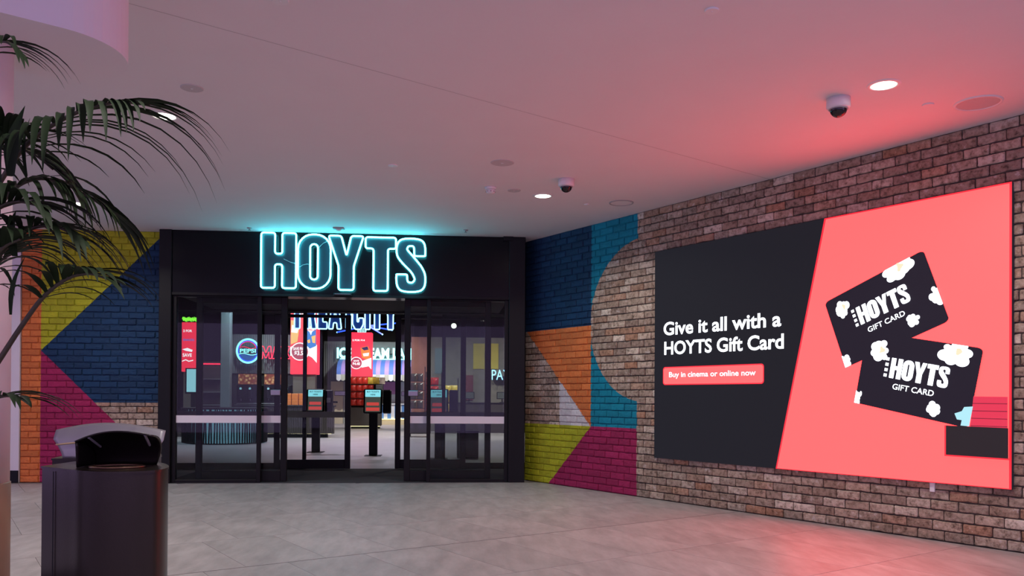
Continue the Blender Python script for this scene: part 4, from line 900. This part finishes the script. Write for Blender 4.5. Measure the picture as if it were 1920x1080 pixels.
p = at(877, 860, 4.55); bq = thing('queue_plinth', 'dark square ticket drop box behind the right fixed panel', 'drop box', (p.x, 4.75, 0)); obj('body', MB().cbox(-.21, .21, -.2, .2, .01, .52, .01), M['rib'], bq); obj('lid', MB().cbox(-.22, .22, -.21, .21, .52, .545, .006), M['black'], bq); obj('slot', MB().box(-.1, .1, -.02, .02, .5455, .549), M['dark'], bq)

# foyer ceiling: track lights, globe lamp, ducts, blue light bars
def track_spot(x, y, label, e=130, tilt=(0,0), colr=(1,.93,.84), z=4.3, ang=2.3):
    t = thing('track_spotlight', label, 'spotlight', (x, y, z), group='foyer track spotlights')
    obj('stem', MB().tube([(0,0,.12),(0,0,4.9-z)], .012, 6), M['black'], t); b_ = obj('can', MB().lathe([(.03,.14),(.06,.12),(.065,-.08),(.058,-.08),(.055,-.06),(0,-.055)], 20), M['black'], t, (0,0,0), (tilt[0], tilt[1], 0), True)
    obj('lamp_face', MB().lathe([(0,-.072),(.055,-.07)], 16, cap=False), M['lens'], b_)
    l = bpy.data.lights.new('spot', 'SPOT'); l.energy = e*1.9; l.color = colr; l.spot_size = ang; l.spot_blend = .7; l.shadow_soft_size = .05
    lo = bpy.data.objects.new('spot_lamp', l); col.objects.link(lo); lo.parent = t; lo.location = (0,0,-.10); lo.rotation_euler = (tilt[0], tilt[1], 0)
q1, q2, q3 = at(922, 602, 13), at(949, 621, 13), at(466, 592, 12)
for x, y, lb, e, tl, cc_ in ((q1.x, 13, 'foyer spotlight on the track over the pay counter approach', 200, (.2,.1), (1,.93,.84)), (q2.x, 13, 'foyer spotlight angled at the beige pay wall', 200, (.5,.1), (1,.93,.84)), (q3.x, 12, 'foyer spotlight above the cola sign', 200, (.3,0), (.8,.95,1)),
                             (-3.0, 8.5, 'added foyer spotlight over the first ticket kiosk', 260, (0,0), (.93,.84,1)), (-1.0, 9.5, 'added foyer spotlight over the open floor before the snack shelves', 260, (0,0), (.90,.80,1)), (-2.4, 16.5, 'added foyer spotlight over the red bag shelves', 330, (.25,0), (1,.93,.84)), (-2.6, 21.6, 'added foyer spotlight lighting the ice cream counter', 420, (.55,0), (1,.95,.9)), (.3, 13.5, 'added foyer spotlight over the snack racks', 230, (.4,0), (1,.93,.84)), (-8.2, 9.0, 'added foyer spotlight by the slatted counter', 220, (0,0), (.7,.9,1)), (.9, 6.5, 'added foyer spotlight over the ticket drop box', 150, (0,0), (1,.95,.8)), (-4.6, 10.8, 'added foyer spotlight aimed at the ribbed snack counter', 200, (.4,0), (1,.93,.84))):  # unseen spotlights on these lines' plain coordinates are added to light the foyer
    track_spot(x, y, lb, e, tl, cc_)
gl = at(851, 611, 12); gp = thing('globe_lamp', 'small round globe lamp hanging above the snack racks', 'lamp', (gl.x, 12, gl.z)); obj('globe', MB().lathe([(.001+.075*math.sin(i*PI/12), -.075*math.cos(i*PI/12)) for i in range(13)], 20), glow('globe_glass', (1,.95,.75), 5), gp, smooth=True); obj('cord', MB().tube([(0,0,.07),(0,0,4.9-gl.z)], .006, 5), M['black'], gp)
hub = at(690, 611, 17); stl = thing('star_light', 'cluster of blue light bars fanning out below the neon letters', 'light', hub)
for xb, yb, Y in ((632,623,17.6), (742,606,18.2), (717,627,16.6), (650,604,18.0), (735,619,17.9)):
    q = at(xb, yb, Y)-hub; obj('light_bar', MB().tube([tuple(q*.06), tuple(q)], .022, 6), NB, stl); obj('bar_tip', MB().lathe([(.001,-.03),(.03,0),(.001,.03)], 10), NW, stl, q)
obj('hub', MB().lathe([(.02,-.06),(.09,-.04),(.09,.05),(.02,.08)], 16), M['black'], stl); obj('hanging_rod', MB().tube([(0,0,.07),(0,0,4.9-hub.z)], .012, 6), M['black'], stl)
for k, (y, z) in enumerate(((7.5,4.55),(10.2,4.6),(15,4.5),(19,4.55))):
    tag(obj('ceiling_pipe', MB().tube([(-12, y, z), (-2, y+.3, z), (8.5, y-.2, z)], .06, 10), M['ribgrey'], smooth=True), 'grey service pipe number %d deep under the black foyer ceiling' % (k+1) if False else ('grey service pipe just inside the inner doors','grey service pipe before the blue neon letters','grey service pipe behind the blue neon letters','grey service pipe above the snack shelves')[k], 'pipe', 'foyer ceiling pipes')
